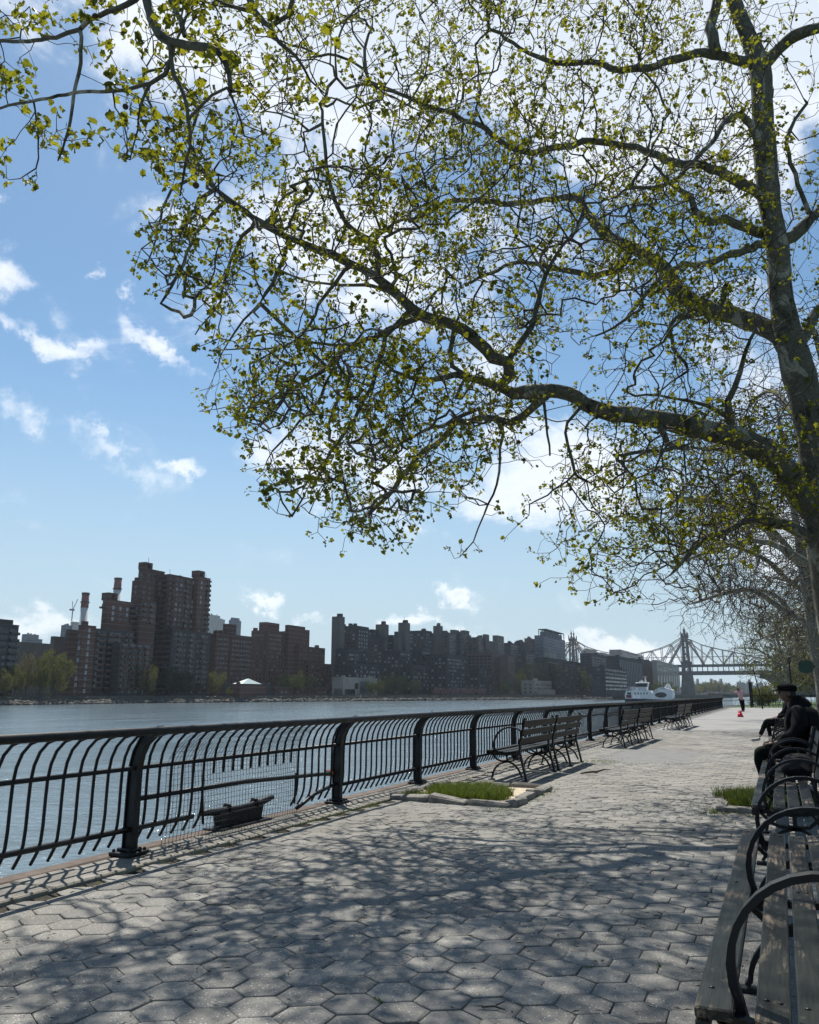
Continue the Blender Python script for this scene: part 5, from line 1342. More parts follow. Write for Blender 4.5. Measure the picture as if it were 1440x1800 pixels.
# behind the left trees
B = Bld("flat_grey_warehouse", 'flat pale grey hall behind the left bank trees', CONC)
b = B.cbox(26, 34, 90, 1128, -420, py=1150); B.done()
B = Bld("brown_blank_block", 'blank olive brown block left of the stepped brick tower', CONC)
b = B.cbox(86, 92, 122, 1118, -380); B.cbox(112, 118, 137, 1106, -372, mat=BRICK); B.done()
B = Bld("distant_glass_tower", 'hazy blue glass building on the horizon at the left edge', GLASSB)
b = B.cbox(34, 42, 64, 1114, -1100, back=40); B.cbox(60, 62, 71, 1123, -1090, back=40); B.done()
B = Bld("distant_glass_tower", 'pale blue glass block beneath the tower crane', GLASSB)
b = B.cbox(102, 108, 122, 1098, -900, back=40); B.cbox(118, 122, 146, 1092, -920, back=40, mat=WHITEB); B.done()
B = Bld("distant_white_tower", 'pale lilac high rise behind the brick slab, left of two', WHITEB)
b = B.cbox(361, 367, 383, 1080, -1000, back=40); B.cbox(372, 378, 392, 1087, -1010, back=40); B.done()
B = Bld("distant_white_tower", 'small pale tower with a stepped top behind the brick slab, right of two', GLASSB)
b = B.cbox(399, 404, 421, 1089, -1000, back=40); B.cbox(402, 406, 418, 1085, -1005, back=30); B.done()

# smokestacks
def stack(px, ytop, yred, hw, Xp, label):
    top = on_x(px, ytop, Xp); root = empty("smokestack", (Xp, top.y, -1)); tag(root, label, 'smokestack', 'striped power station smokestacks')
    r = hw * abs(top.y / ray(px, ytop)[1]); H_ = top.z + 1; zr = on_x(px, yred, Xp).z + 1
    m = MB(); m.smooth = True; m.lathe([(r * 1.12, 0), (r * 1.05, zr)], n=20); m.build("shaft", simple("white_paint_stack", (.45, .45, .44), .8, .12, .1), root, True)
    m = MB(); m.smooth = True; m.lathe([(r * 1.05, zr), (r * .98, H_ - 2)], n=20); m.build("red_band", simple("faded_red_paint", (.17, .05, .042), .8, .2, .1), root, True)
    m = MB(); m.lathe([(r * 1.08, H_ - 2), (r * 1.08, H_)], n=20); m.build("cap", M['iron'], root)
    for z in (H_ * .90, H_ * .62):
        m = MB(); m.lathe([(r * 1.25, z), (r * 1.25, z + 1)], n=20); m.build("gallery", M['iron'], root)
stack(151, 1042, 1069, 6.3, -640, 'red and white smokestack left of the stepped brick tower')
stack(208, 1016, 1038, 6.3, -640, 'red and white smokestack rising behind the stepped brick tower')
# tower crane
c0 = on_x(126, 1092, -880); c1 = on_x(126, 1072, -880); root = empty("tower_crane", c0); tag(root, 'thin tower crane with a raised jib left of the smokestack', 'crane')
steel = simple("crane_steel", (.2, .2, .2), .6, .1, 1)
sc = (c1.z - c0.z); m = MB(); m.tube([(0, 0, 0), (0, 0, sc)], .7, 4); m.build("mast", steel, root)
e = on_x(137, 1053, -880) - c0; m = MB(); m.tube([(0, 0, sc), tuple(e)], .45, 4); m.build("jib", steel, root)
m = MB(); m.box(-2, 1.5, -4, 2, sc - 1, sc + 1.2); m.tube([(0, 0, sc), (0, -2, sc + 12)], .4, 4); m.build("cab", steel, root)

# ---- trees on the far bank: one crown shape per kind, copied and varied
def crown_mesh(seed, n, kind, mat):
    rs_ = np.random.RandomState(seed); nc = 34; C = []
    while len(C) < nc:
        p = rs_.uniform(-1, 1, 3)
        if np.linalg.norm(p) < 1: C.append((p[0] * .85, p[1] * .85, .58 + p[2] * .40))
    C = np.array(C); idx = rs_.randint(nc, size=n); d = rs_.normal(0, 1, (n, 3)); d /= np.linalg.norm(d, axis=1)[:, None]
    rad = rs_.uniform(.10, .24, nc)[idx] * rs_.uniform(.5, 1, n) ** .5
    P = C[idx] + d * rad[:, None] * np.array([1.25, 1.25, .85]); sz = rs_.uniform(.035, .075, n)
    V, F = leaf_mesh(P, rs_.normal(0, 1, (n, 3)), sz, rs_, 0)
    return np_mesh("crown", V, F, mat), C
def trunk_mesh(C, mat, seed):
    m = MB(); m.smooth = True; rs_ = np.random.RandomState(seed); m.tube([(0, 0, -.02), (.01, 0, .15), (-.01, .01, .33), (0, 0, .6)], [.035, .026, .022, .012], 7)
    for c in C[::2]: 
        z0 = rs_.uniform(.16, .4); m.tube([(0, 0, z0), (c[0] * .4, c[1] * .4, (z0 + c[2]) / 2 + .03), tuple(c)], [.014, .009, .003], 4, False)
    return m.mesh("trunk", mat, True)
KT = {}
for kd, mat, n in (('olive', M['leaf_bank'], 3600), ('dark', M['leaf_dark'], 3000), ('mid', M['leaf_mid'], 3000), ('grey', M['leaf_grey'], 2200), ('pink', M['leaf_pink'], 1800)):
    for v in range(2):
        me, C = crown_mesh(50 + v * 7 + len(kd), n, kd, mat); KT[kd, v] = (me, trunk_mesh(C, M['twig'], v))
cnt = [0]
def far_tree(x, y, H_, W_, kind, label, group, cat='tree', name=None):
    v = cnt[0] % 2; cnt[0] += 1
    root = empty(name or {'olive': 'spring_tree', 'dark': 'dark_tree', 'mid': 'green_tree', 'grey': 'bare_tree', 'pink': 'blossom_tree'}[kind], (x, y, -.6), R.uniform(0, 6.28))
    tag(root, label, cat, group)
    for nm, me in zip(('crown', 'trunk'), KT[kind, v]):
        o = bpy.data.objects.new(nm, me); link(o, root); o.scale = (W_ * .5, W_ * .5, H_)
    return root
def tree_px(px, ytop, wpx, X_, kind, label, group, **k):
    p = on_x(px, ytop, X_); dep = p.y / ray(px, ytop)[1] * FPX
    far_tree(p.x, p.y, p.z + .6, wpx * dep / FPX, kind, label, group, **k)
GT = 'trees on the far bank'
for q in [(8, 1178, 44, -292, 'olive', 'olive green tree at the left edge of the far bank'), (52, 1150, 52, -300, 'grey', 'greyish budding tree second from the left on the far bank'),
          (75, 1160, 46, -294, 'olive', 'olive tree beside the greyish one on the far bank'), (100, 1138, 66, -296, 'olive', 'largest yellow olive tree, left of the stepped brick tower'), (30, 1172, 40, -296, 'olive', 'small olive tree between the left edge and the greyish tree'),
          (262, 1166, 48, -294, 'olive', 'round yellow olive tree in front of the stepped brick tower'), (243, 1154, 18, -300, 'olive', 'small light crown just above the round olive tree'), (300, 1172, 44, -296, 'dark', 'dark tree right of the round olive tree'), (330, 1176, 40, -292, 'dark', 'dark tree in front of the right end of the brick tower'),
          (381, 1178, 38, -288, 'olive', 'yellow green tree left of the pyramid roofed pavilion'), (403, 1208, 14, -272, 'olive', 'low yellow bush beside the pavilion'), (500, 1186, 30, -280, 'dark', 'dark tree right of the pavilion'), (523, 1180, 36, -276, 'mid', 'dull green tree before the low brick wing'), (545, 1188, 34, -276, 'dark', 'dark tree at the right end of the low brick wing'),
          (652, 1196, 26, -256, 'mid', 'green tree in front of the green glass bay'), (668, 1194, 26, -252, 'mid', 'green tree right of the modern hall'), (684, 1182, 34, -256, 'dark', 'dark tree between the modern hall and the grey complex'), (708, 1186, 32, -246, 'dark', 'dark tree before the second grey complex'), (732, 1192, 30, -240, 'dark', 'dark tree left of the blossom strip'),
          (890, 1196, 24, -206, 'dark', 'dark tree at the foot of the free standing pinkish block'), (912, 1178, 34, -214, 'mid', 'dull green tree at the left of the wooded slope'), (932, 1166, 40, -214, 'dark', 'dark tree high on the wooded slope'), (955, 1160, 44, -206, 'mid', 'green tree at the top of the wooded slope'), (978, 1168, 40, -196, 'dark', 'dark tree right of the wooded slope'),
          (1000, 1180, 36, -184, 'mid', 'dull green tree right of the white boathouse'), (1020, 1176, 38, -176, 'mid', 'wide olive tree in the middle of the right bank'), (1045, 1182, 34, -160, 'dark', 'dark tree left of the ferry'), (1066, 1192, 32, -150, 'dark', 'low dark tree just left of the ferry stern'),
          (1090, 1196, 34, -138, 'dark', 'dark tree hidden behind the ferry wheelhouse'), (1160, 1198, 30, -112, 'mid', 'dull tree behind the ferry bow'), (1178, 1200, 26, -104, 'olive', 'olive tree in front of the white piers')]:
    tree_px(*q[:4], q[4], q[5], GT)
for i, px in enumerate((768, 784, 800, 816, 832, 848)):
    tree_px(px, 1207 + (i % 2), 20, -226 + i * 3, 'pink', ('leftmost', 'second from the left', 'third from the left', 'third from the right', 'second from the right', 'rightmost')[i] + ' pink blossoming tree in the strip below the dark courtyard block', 'pink blossom trees on the far bank')
m = MB()
# ---- beyond the bridge: low shore, trees, skyline, three stacks
GF = 'distant trees beyond the bridge'
for i, px in enumerate(range(1216, 1300, 12)):
    dd = 1500 + 40 * i; X_, Y_, u_ = ray(px, 1200); k_ = dd / Y_
    far_tree(X_ * k_, dd, 26 - abs(i - 3) * 2.2 + R.uniform(-2, 2), 42, 'mid' if i % 3 else 'olive', 'hazy ' + ('olive' if i % 3 == 0 else 'green') + ' tree under the bridge, ' + ('leftmost', 'second', 'third', 'fourth', 'fifth', 'sixth', 'last')[i] + ' of seven from the left', GF)
SKY = mat_wall("hazy_skyline_wall", (.10, .10, .105), (.16, .16, .165))
rr_ = random.Random(12); i = 0
for px in range(1222, 1352, 4):
    dd = rr_.uniform(3000, 4200); top = 1211 - rr_.random() ** 2 * 12 - (8 if px in (1298, 1314, 1318, 1334) else 0)
    a = ray(px, top); k_ = dd / a[1]; w_ = rr_.uniform(9, 20)
    m = MB(); H_ = EYE + a[2] * k_ + 1; m.box(-w_ * .5, w_ * .5, -8, 8, 0, H_); m.box(-w_ * .25, w_ * .2, -4, 4, H_, H_ + rr_.uniform(2, 8))
    o = m.build("skyline_building", SKY); o.location = (a[0] * k_, dd, -1)
    tag(o, 'pale hazy skyline building under the bridge, ' + ('left of the three stacks' if px < 1226 else 'between the left and middle stacks' if px < 1250 else 'between the middle and right stacks' if px < 1267 else 'between the right stack and far person' if px < 1298 else 'right of the far person'), 'building', 'distant skyline under the bridge'); i += 1
for px, lb in ((1226, 'left'), (1250, 'middle'), (1267, 'right')):
    a = ray(px, 1193); dd = 2900; k_ = dd / a[1]; H_ = EYE + a[2] * k_ + 1
    m = MB(); m.smooth = True; m.lathe([(5.8, 0), (4.6, H_)], n=14); o = m.build("power_stack", SKY, smooth=True); o.location = (a[0] * k_, dd, -1)
    tag(o, lb + ' one of the three slender grey stacks seen under the bridge', 'smokestack', 'slender stacks under the bridge')
m = MB(); m.box(-110, -20, 1440, 1446, -3.5, 1.6); tag(m.build("red_barrier", simple("dull_red_planting", (.22, .06, .06), .9, .3, .2)), 'long low dull red strip along the far shore under the bridge', 'barrier')
# ---------------------------------------------------------------- cantilever bridge
def bridge():
    Yb = 1330.0; ox = -129.0
    root = empty("steel_bridge", (ox, Yb, WATER_Z)); tag(root, 'long steel cantilever truss bridge with spired tower crossing the river', 'bridge')
    st = simple("bridge_steel", (.10, .10, .098), .75, .15, .05); st2 = simple("tan_bridge_steel", (.26, .20, .16), .75, .15, .05); stone = simple("pier_stone", (.12, .12, .115), .9, .2, .1)
    dz0, dz1 = 29.5 - WATER_Z, 43.0 - WATER_Z
    towers = [-306, -129, 231]
    def P(x, z): return (x - ox, 0, z)
    topz = lambda x: 0
    def chord(x):
        # top chord height above the water, high at the towers and low at mid span
        d_ = min(abs(x - t) for t in towers)
        return float(np.interp(d_, [0, 8, 25, 50, 65, 105, 180], [93, 84, 75, 67.5, 65, 53, 50])) - WATER_Z
    for i, t in enumerate(towers[:3]):
        m = MB()
        for sy in (-9, 9):
            for sx in (-1, 1):
                m.hull8([(t - ox + sx * 5 - 1.6, sy - 1.2, 18), (t - ox + sx * 5 + 1.6, sy - 1.2, 18), (t - ox + sx * 5 + 1.6, sy + 1.2, 18), (t - ox + sx * 5 - 1.6, sy + 1.2, 18),
                         (t - ox + sx * 2.4 - 1, sy - 1, 94), (t - ox + sx * 2.4 + 1, sy - 1, 94), (t - ox + sx * 2.4 + 1, sy + 1, 94), (t - ox + sx * 2.4 - 1, sy + 1, 94)])
            for z in range(24, 92, 10): w_ = 5 - (z - 18) / 76 * 2.6; m.box(t - ox - w_, t - ox + w_, sy - .6, sy + .6, z, z + 1.6); m.tube([(t - ox - w_, sy, z), (t - ox + w_, sy, z + 10)], .5, 4)
            m.lathe([(1.9, 94), (2.6, 95), (1.2, 97), (1.0, 101), (1.8, 102), (.5, 104), (.2, 108)], (t - ox, sy, 0), 8)
            m.lathe([(1.1, 91), (.9, 97), (.2, 99.5)], (t - ox - 4.2, sy, 0), 6); m.lathe([(1.1, 91), (.9, 97), (.2, 99.5)], (t - ox + 4.2, sy, 0), 6)
        m.box(t - ox - 5, t - ox + 5, -9, 9, 90, 93); m.box(t - ox - 7.5, t - ox + 7.5, -10, 10, dz1 + 3, dz1 + 7)
        m.build("tower", st, root)
        m = MB(); m.hull8([(t - ox - 11, -16, -2), (t - ox + 11, -16, -2), (t - ox + 11, 16, -2), (t - ox - 11, 16, -2), (t - ox - 7, -12, dz0), (t - ox + 7, -12, dz0), (t - ox + 7, 12, dz0), (t - ox - 7, 12, dz0)])
        m.build("pier", stone, root)
    for sy in (-9, 9):
        m = MB(); xs = np.arange(-600, 300, 15.0)
        for a, b in zip(xs[:-1], xs[1:]):
            za, zb = chord(a), chord(b); m.tube([P(a, za), P(b, zb)], .75, 4); m.tube([P(a, dz1 + 2), P(a, za)], .62, 4); m.tube([P(a, dz1 + 14), P(b, dz1 + 14)], .35, 4)
            if int((a + 600) / 15) % 2: m.tube([P(a, dz1 + 2), P(b, zb)], .6, 4)
            else: m.tube([P(a, za), P(b, dz1 + 2)], .6, 4)
        for t in towers:
            for s_ in (-1, 1): m.tube([P(t + s_ * 2, 88), P(t + s_ * 26, dz1 + 3)], 1.2, 4); m.tube([P(t + s_ * 2, 88), P(t + s_ * 45, dz1 + 3)], .7, 4)
        m.v = [(x, y + sy, z) for x, y, z in m.v]; m.build("truss", st2, root)
    m = MB(); m.box(-600 - ox, 300 - ox, -13, 13, dz1 - 1.2, dz1 + 2.2); m.build("upper_deck", st, root)
    m = MB(); m.box(-600 - ox, 300 - ox, -15, 15, dz0, dz0 + 5.5)
    for x in np.arange(-600, 300, 7.5): m.box(x - ox - .6, x - ox + .6, -13.5, -12.3, dz0 + 5.5, dz1 - 1.2)
    m.build("lower_deck", st, root)
bridge()
# cars and a bus show as small dark blocks on the upper deck
def deck_vehicle(x, L_, h, name, lab, cat):
    root = empty(name, (x, 1318.5, 45.3 - 0)); tag(root, lab, cat, 'vehicles on the bridge deck')
    m = MB(); m.bbox(-L_ / 2, L_ / 2, -1.1, 1.1, .45, h * .55, .2); m.bbox(-L_ * .36, L_ * .30, -1, 1, h * .55, h, .3); m.build("body", simple("dark_vehicle_paint", (.03, .035, .04), .5), root)
    for sx in (-.3, .3):
        m = MB(); m.tube([(sx * L_, -1.12, .45), (sx * L_, 1.12, .45)], .45, 10); m.build("wheel", M['iron'], root)
for x, L_, h, n_, lb, c_ in [(-28, 11, 4.0, 'box_truck', 'dark truck on the upper bridge deck, left of two vehicles', 'truck'), (-10, 8, 3.2, 'delivery_van', 'dark van on the upper bridge deck, right of two vehicles', 'van')]: deck_vehicle(x, L_, h, n_, lb, c_)

# concrete bracket and wall of the elevated roadway at the end of the walk
concd = simple("stained_concrete", (.10, .098, .09), .9, .3, .15)
a = on_y(1335, 1187, 330); b = on_y(1366, 1222, 330); c = on_y(1500, 1185, 330)
root = empty("elevated_roadway", (a.x, 330, 0)); tag(root, 'dark concrete elevated roadway on a curved bracket below the bridge', 'viaduct')
m = MB(); poly = [(0, a.z), (0, a.z - 1.0)]
for i in range(9):
    t = i / 8; poly.append(((b.x - a.x) * math.sin(t * math.pi / 2) ** 1.1, a.z - 1.0 - (a.z - 1) * (1 - math.cos(t * math.pi / 2))))
poly += [(c.x - a.x + 30, 0), (c.x - a.x + 30, a.z)]
m.prism([(x, z) for x, z in poly], 'y', 0, 9)
m.build("bracket_wall", concd, root)
m = MB(); m.box(.0, c.x - a.x + 30, -1.4, 12, a.z + .003, a.z + 1.3); m.build("deck", concd, root)
for i in range(4):
    m = MB(); m.box((b.x - a.x) + 3 + i * 9, (b.x - a.x) + 4.6 + i * 9, -1.2, -.02, 0, a.z); m.build("pilaster", concd, root)

# ---------------------------------------------------------------- ferry
def ferry():
    p = on_z(1141, 1238, WATER_Z); Y = p.y; x0 = on_y(1101, 1225, Y).x; x1 = on_y(1186, 1225, Y).x; L_ = x1 - x0
    k = Y / ray(1141, 1225)[1] * FPX
    root = empty("passenger_ferry", (x0, Y, WATER_Z)); tag(root, 'white passenger ferry with dark oval side window passing on the river', 'ferry')
    white = simple("white_hull_paint", (.62, .62, .61), .4, .08, .5); navy = simple("navy_hull", (.015, .02, .035), .35, .2, .5); dg = M['glass']
    sc = L_ / 85.0
    def X(px): return (px - 1101) * sc
    def Z(py): return on_y(1141, py, Y).z - WATER_Z
    W = 4.3
    m = MB()   # hull with bow flare to the right
    secs = [(0, W * .92), (L_ * .4, W), (L_ * .7, W * .95), (L_ * .9, W * .6), (L_ * 1.0, W * .12)]
    vs = []
    for x, w_ in secs: vs += [(x, -w_ * .8, -.6), (x, w_ * .8, -.6), (x, w_, Z(1228)), (x, -w_, Z(1228))]
    fs = [(3, 2, 1, 0), (16, 17, 18, 19)]
    for i in range(4):
        for j in range(4): a_ = i * 4; fs.append((a_ + j, a_ + (j + 1) % 4, a_ + 4 + (j + 1) % 4, a_ + 4 + j))
    m.add(vs, fs); m.build("hull", navy, root)
    prof = [(X(1102), Z(1228) + .01), (X(1101.5), Z(1222)), (X(1104), Z(1215)), (X(1118), Z(1213)), (X(1144), Z(1214)), (X(1152), Z(1219)), (X(1163), Z(1211)), (X(1173), Z(1211)), (X(1184), Z(1214)), (X(1185), Z(1221)), (X(1183), Z(1230))]
    m = MB(); m.prism([(x, z) for x, z in prof], 'y', -W + .05, W - .05); m.build("superstructure", white, root)
    m = MB(); pr = [(X(1152), Z(1219) + .1), (X(1157), Z(1214)), (X(1164), Z(1210.3)), (X(1172), Z(1210.3)), (X(1178), Z(1212.5)), (X(1185), Z(1214)), (X(1185), Z(1213)), (X(1178), Z(1211)), (X(1171), Z(1208.6)), (X(1163), Z(1208.8)), (X(1156), Z(1212.6)), (X(1151), Z(1217))]
    m.prism(pr, 'y', -W - .25, W + .25); m.build("arched_roof", white, root)
    ov = []
    for i in range(20):
        a_ = 2 * math.pi * i / 20; ov.append((X(1165.5) + (9.4 if math.cos(a_) > 0 else 11.2) * sc * math.cos(a_), Z(1221.8) + 5.0 * sc * math.sin(a_) * (1 if math.sin(a_) > 0 else .9)))
    for sy in (-1, 1):
        m = MB(); m.prism(ov, 'y', sy * W - .03, sy * W + .03); m.build("oval_window", dg, root)
        for i in range(5):
            m = MB(); cx = X(1120 + i * 5.2); m.box(cx - .55 * sc, cx + .95 * sc, sy * W - .05, sy * W + .05, Z(1221), Z(1217)); m.build("window", dg, root)
        m = MB(); m.box(X(1106), X(1113), sy * W - .06, sy * W + .06, Z(1221), Z(1217)); m.build("window", dg, root)
        m = MB(); m.box(X(1104), X(1113.5), sy * W - .04, sy * W + .04, Z(1227), Z(1221.5)); m.build("red_panel", simple("dark_red_panel", (.16, .03, .04), .5), root)
        for i, px in enumerate((1116, 1123)):
            m = MB(); m.box(X(px), X(px + 5), sy * W - .06, sy * W + .06, Z(1227.2), Z(1222)); m.build("white_locker", simple("bright_white", (.8, .8, .8), .4), root)
        m = MB()
        for z in (Z(1207.5), Z(1209.3), Z(1211)): m.tube([(X(1108), sy * (W - .2), z), (X(1122), sy * (W - .2), z)], .05, 4)
        for i in range(7): m.tube([(X(1108 + i * 2.3), sy * (W - .2), Z(1213.2)), (X(1108 + i * 2.3), sy * (W - .2), Z(1207.5))], .05, 4)
        m.build("deck_rail", white, root)
        m = MB(); m.tube([(X(1151), sy * (W - .3), Z(1218)), (X(1151.5), sy * (W - .3), Z(1213))], .12, 5); m.build("stanchion", white, root)
    m = MB(); m.hull8([(X(1122), -2.4, Z(1213.3)), (X(1140), -2.4, Z(1213.3)), (X(1140), 2.4, Z(1213.3)), (X(1122), 2.4, Z(1213.3)), (X(1123), -2.2, Z(1207.5)), (X(1140), -2.2, Z(1207.5)), (X(1140), 2.2, Z(1207.5)), (X(1123), 2.2, Z(1207.5))]); m.build("wheelhouse", white, root)
    m = MB(); m.hull8([(X(1122.3), -2.5, Z(1207.45)), (X(1141), -2.5, Z(1207.45)), (X(1141), 2.5, Z(1207.45)), (X(1122.3), 2.5, Z(1207.45)), (X(1121.5), -2.7, Z(1201.5)), (X(1142), -2.7, Z(1201.5)), (X(1142), 2.7, Z(1201.5)), (X(1121.5), 2.7, Z(1201.5))]); m.build("wheelhouse_window", dg, root)
    m = MB(); m.bbox(X(1121), X(1142.5), -3, 3, Z(1201.4), Z(1199.4), .12); m.build("wheelhouse_roof", white, root)
    m = MB(); m.tube([(X(1137.5), 0, Z(1199.5)), (X(1137), 0, Z(1189))], [.5, .15], 6); m.box(X(1133.5), X(1141), -.12, .12, Z(1190.2), Z(1189.6)); m.box(X(1127), X(1133), -.9, .9, Z(1198.8), Z(1196.6)); m.tube([(X(1130), 0, Z(1197)), (X(1130), 0, Z(1194.5))], .12, 5); m.build("mast", white, root)
    m = MB(); m.hull8([(X(1177), -1.2, Z(1210.6)), (X(1182), -1.2, Z(1211.4)), (X(1182), 1.2, Z(1211.4)), (X(1177), 1.2, Z(1210.6)), (X(1176), -1, Z(1202)), (X(1178), -1, Z(1202)), (X(1178), 1, Z(1202)), (X(1176), 1, Z(1202))]); m.hull8([(X(1169.5), -1.2, Z(1209)), (X(1175), -1.2, Z(1209.5)), (X(1175), 1.2, Z(1209.5)), (X(1169.5), 1.2, Z(1209)), (X(1173.8), -1, Z(1202.6)), (X(1174.8), -1, Z(1202.6)), (X(1174.8), 1, Z(1202.6)), (X(1173.8), 1, Z(1202.6))]); m.build("funnel_fin", white, root)
    m = MB(); m.hull8([(X(1121.8), -.9, Z(1213)), (X(1126), -.9, Z(1213)), (X(1126), .9, Z(1213)), (X(1121.8), .9, Z(1213)), (X(1122.6), -.5, Z(1208)), (X(1124), -.5, Z(1208)), (X(1124), .5, Z(1208)), (X(1122.6), .5, Z(1208))]); m.v = [(x, y - 3, z) for x, y, z in m.v]; m.build("ventilator", simple("bright_white", (.8, .8, .8), .4), root)
ferry()

# ---------------------------------------------------------------- people
def skin_mesh(chains, sub=2):
    """chains: list of point lists (x,y,z,r); the first chain's first point is the root; chains may start on an earlier joint"""
    V = []; E = []; Rr = []
    def vid(p):
        for i, q in enumerate(V):
            if abs(q[0] - p[0]) + abs(q[1] - p[1]) + abs(q[2] - p[2]) < 1e-6: return i
        V.append(p[:3]); Rr.append(p[3]); return len(V) - 1
    for ch in chains:
        ids = [vid(p) for p in ch]; E += list(zip(ids[:-1], ids[1:]))
    me = bpy.data.meshes.new("tmp"); me.from_pydata([tuple(v) for v in V], E, [])
    o = bpy.data.objects.new("tmp", me); COL.objects.link(o); o.modifiers.new("skin", 'SKIN')
    for i, r in enumerate(Rr):
        r2 = r if isinstance(r, tuple) else (r, r); me.skin_vertices[0].data[i].radius = r2; me.skin_vertices[0].data[i].use_root = (i == 0)
    md = o.modifiers.new("sub", 'SUBSURF'); md.levels = md.render_levels = sub
    dg_ = bpy.context.evaluated_depsgraph_get(); dg_.update(); ev = o.evaluated_get(dg_); out = ev.to_mesh()
    vs = [v.co[:] for v in out.vertices]; fs = [tuple(p.vertices) for p in out.polygons]; ev.to_mesh_clear()
    bpy.data.objects.remove(o); bpy.data.meshes.remove(me)
    return vs, fs
def skin_part(name, chains, mat, parent, sub=2, extra=None, mb=None):
    m = mb or MB(); m.smooth = True
    for c in (chains if isinstance(chains[0][0], list) else [chains]): m.add(*skin_mesh(c, sub))
    if extra: extra(m)
    return m.build(name, mat, parent, True)
skinm = simple("skin", (.12, .07, .05), .55, .15, 8); skin_l = simple("light_skin", (.42, .27, .21), .55, .1, 8)
def head(m, c, yaw, r=.098, tilt=0.0):
    """egg-shaped head with brow, nose, lips, chin and ears, facing angle yaw (0 = +x)"""
    b = bmesh.new(); bmesh.ops.create_uvsphere(b, u_segments=24, v_segments=18, radius=1)
    for v in b.verts:
        x, y, z = v.co; w_ = .80 - (.14 * max(0, -z) ** 1.2); X = x * .98; Yv = y * w_; Z = z * 1.22
        if x > 0 and z < -.2: X = x * (.98 - .05 * abs(z))
        f = max(0, x) ** 6
        if abs(y) < .2: X += .24 * math.exp(-((z + .12) / .13) ** 2) * f * (1 - abs(y) / .22)       # nose
        X += .07 * math.exp(-((z - .22) / .09) ** 2) * f                                              # brow
        X -= .08 * f * (math.exp(-((z - .06) / .08) ** 2) * math.exp(-((abs(y) - .32) / .13) ** 2))    # eye sockets
        if abs(y) < .3: X += .06 * math.exp(-((z + .42) / .05) ** 2) * f + .05 * math.exp(-((z + .52) / .05) ** 2) * f
        X += .08 * math.exp(-((z + .82) / .14) ** 2) * max(0, x) ** 2
        v.co = (X * r, Yv * r, Z * r)
    b.verts.index_update(); ca, sa = math.cos(yaw), math.sin(yaw); ct, st_ = math.cos(tilt), math.sin(tilt)
    T = lambda p: (c[0] + (p[0] * ct - p[2] * st_) * ca - p[1] * sa, c[1] + (p[0] * ct - p[2] * st_) * sa + p[1] * ca, c[2] + p[0] * st_ + p[2] * ct)
    m.add([T(v.co) for v in b.verts], [[v.index for v in f.verts] for f in b.faces]); b.free()
    for s_ in (-1, 1):
        e = MB(); e.ball((-.02, s_ * r * .80, -.005), .022, .008, .034, 8, 6); m.add([T(p) for p in e.v], e.f)
    return T
def hand(m, wrist, d, up, side, curl=.5, s_=1.0):
    """palm and five bent fingers growing from the wrist along d; the thumb leaves on the side given"""
    d = Vector(d).normalized(); up = Vector(up); up = (up - d * up.dot(d)).normalized(); lat = d.cross(up) * side; w0 = Vector(wrist)
    pts = lambda *q: [tuple(p) + (r,) for p, r in q]
    palm = [pts((w0, .026 * s_), (w0 + d * .035 * s_, .032 * s_), (w0 + d * .075 * s_, .033 * s_))]
    m.add(*skin_mesh([[(*p[:3], (p[3], p[3] * .55)) for p in palm[0]]], 1))
    for i, (o_, L_) in enumerate([(-.030, .060), (-.010, .074), (.010, .080), (.029, .072)]):
        b_ = w0 + d * .078 * s_ + lat * (o_ * s_); a1 = curl * .5; a2 = curl * 1.2; a3 = curl * 1.9; L_ *= s_
        dd = lambda a_: d * math.cos(a_) - up * math.sin(a_)
        p1 = b_ + dd(a1) * L_ * .45; p2 = p1 + dd(a2) * L_ * .32; p3 = p2 + dd(a3) * L_ * .23
        m.add(*skin_mesh([pts((b_ - d * .02, .0085 * s_), (b_, .0088 * s_), (p1, .0082 * s_), (p2, .0075 * s_), (p3, .0062 * s_))], 1))
    t0 = w0 + d * .022 * s_ + lat * .026 * s_; t1 = t0 + (d * .6 + lat * .75 - up * .25) * .035 * s_; t2 = t1 + (d * .9 + lat * .25 - up * .35) * .032 * s_
    m.add(*skin_mesh([pts((t0, .011 * s_), (t1, .0105 * s_), (t2, .0085 * s_))], 1))
blackc = simple("black_jacket_cloth", (.0065, .007, .0085), .8, .5, 14, bump=.5, spec=.12); trou = simple("dark_green_black_trousers", (.008, .010, .0085), .9, .35, 14, bump=.4, spec=.08)
def fold(m):
    for i, v in enumerate(m.v):
        n_ = math.sin(v[0] * 34 + v[2] * 21) * math.sin(v[1] * 29 + v[2] * 15) * .007; m.v[i] = (v[0] + n_, v[1] - n_, v[2] + n_ * .5)

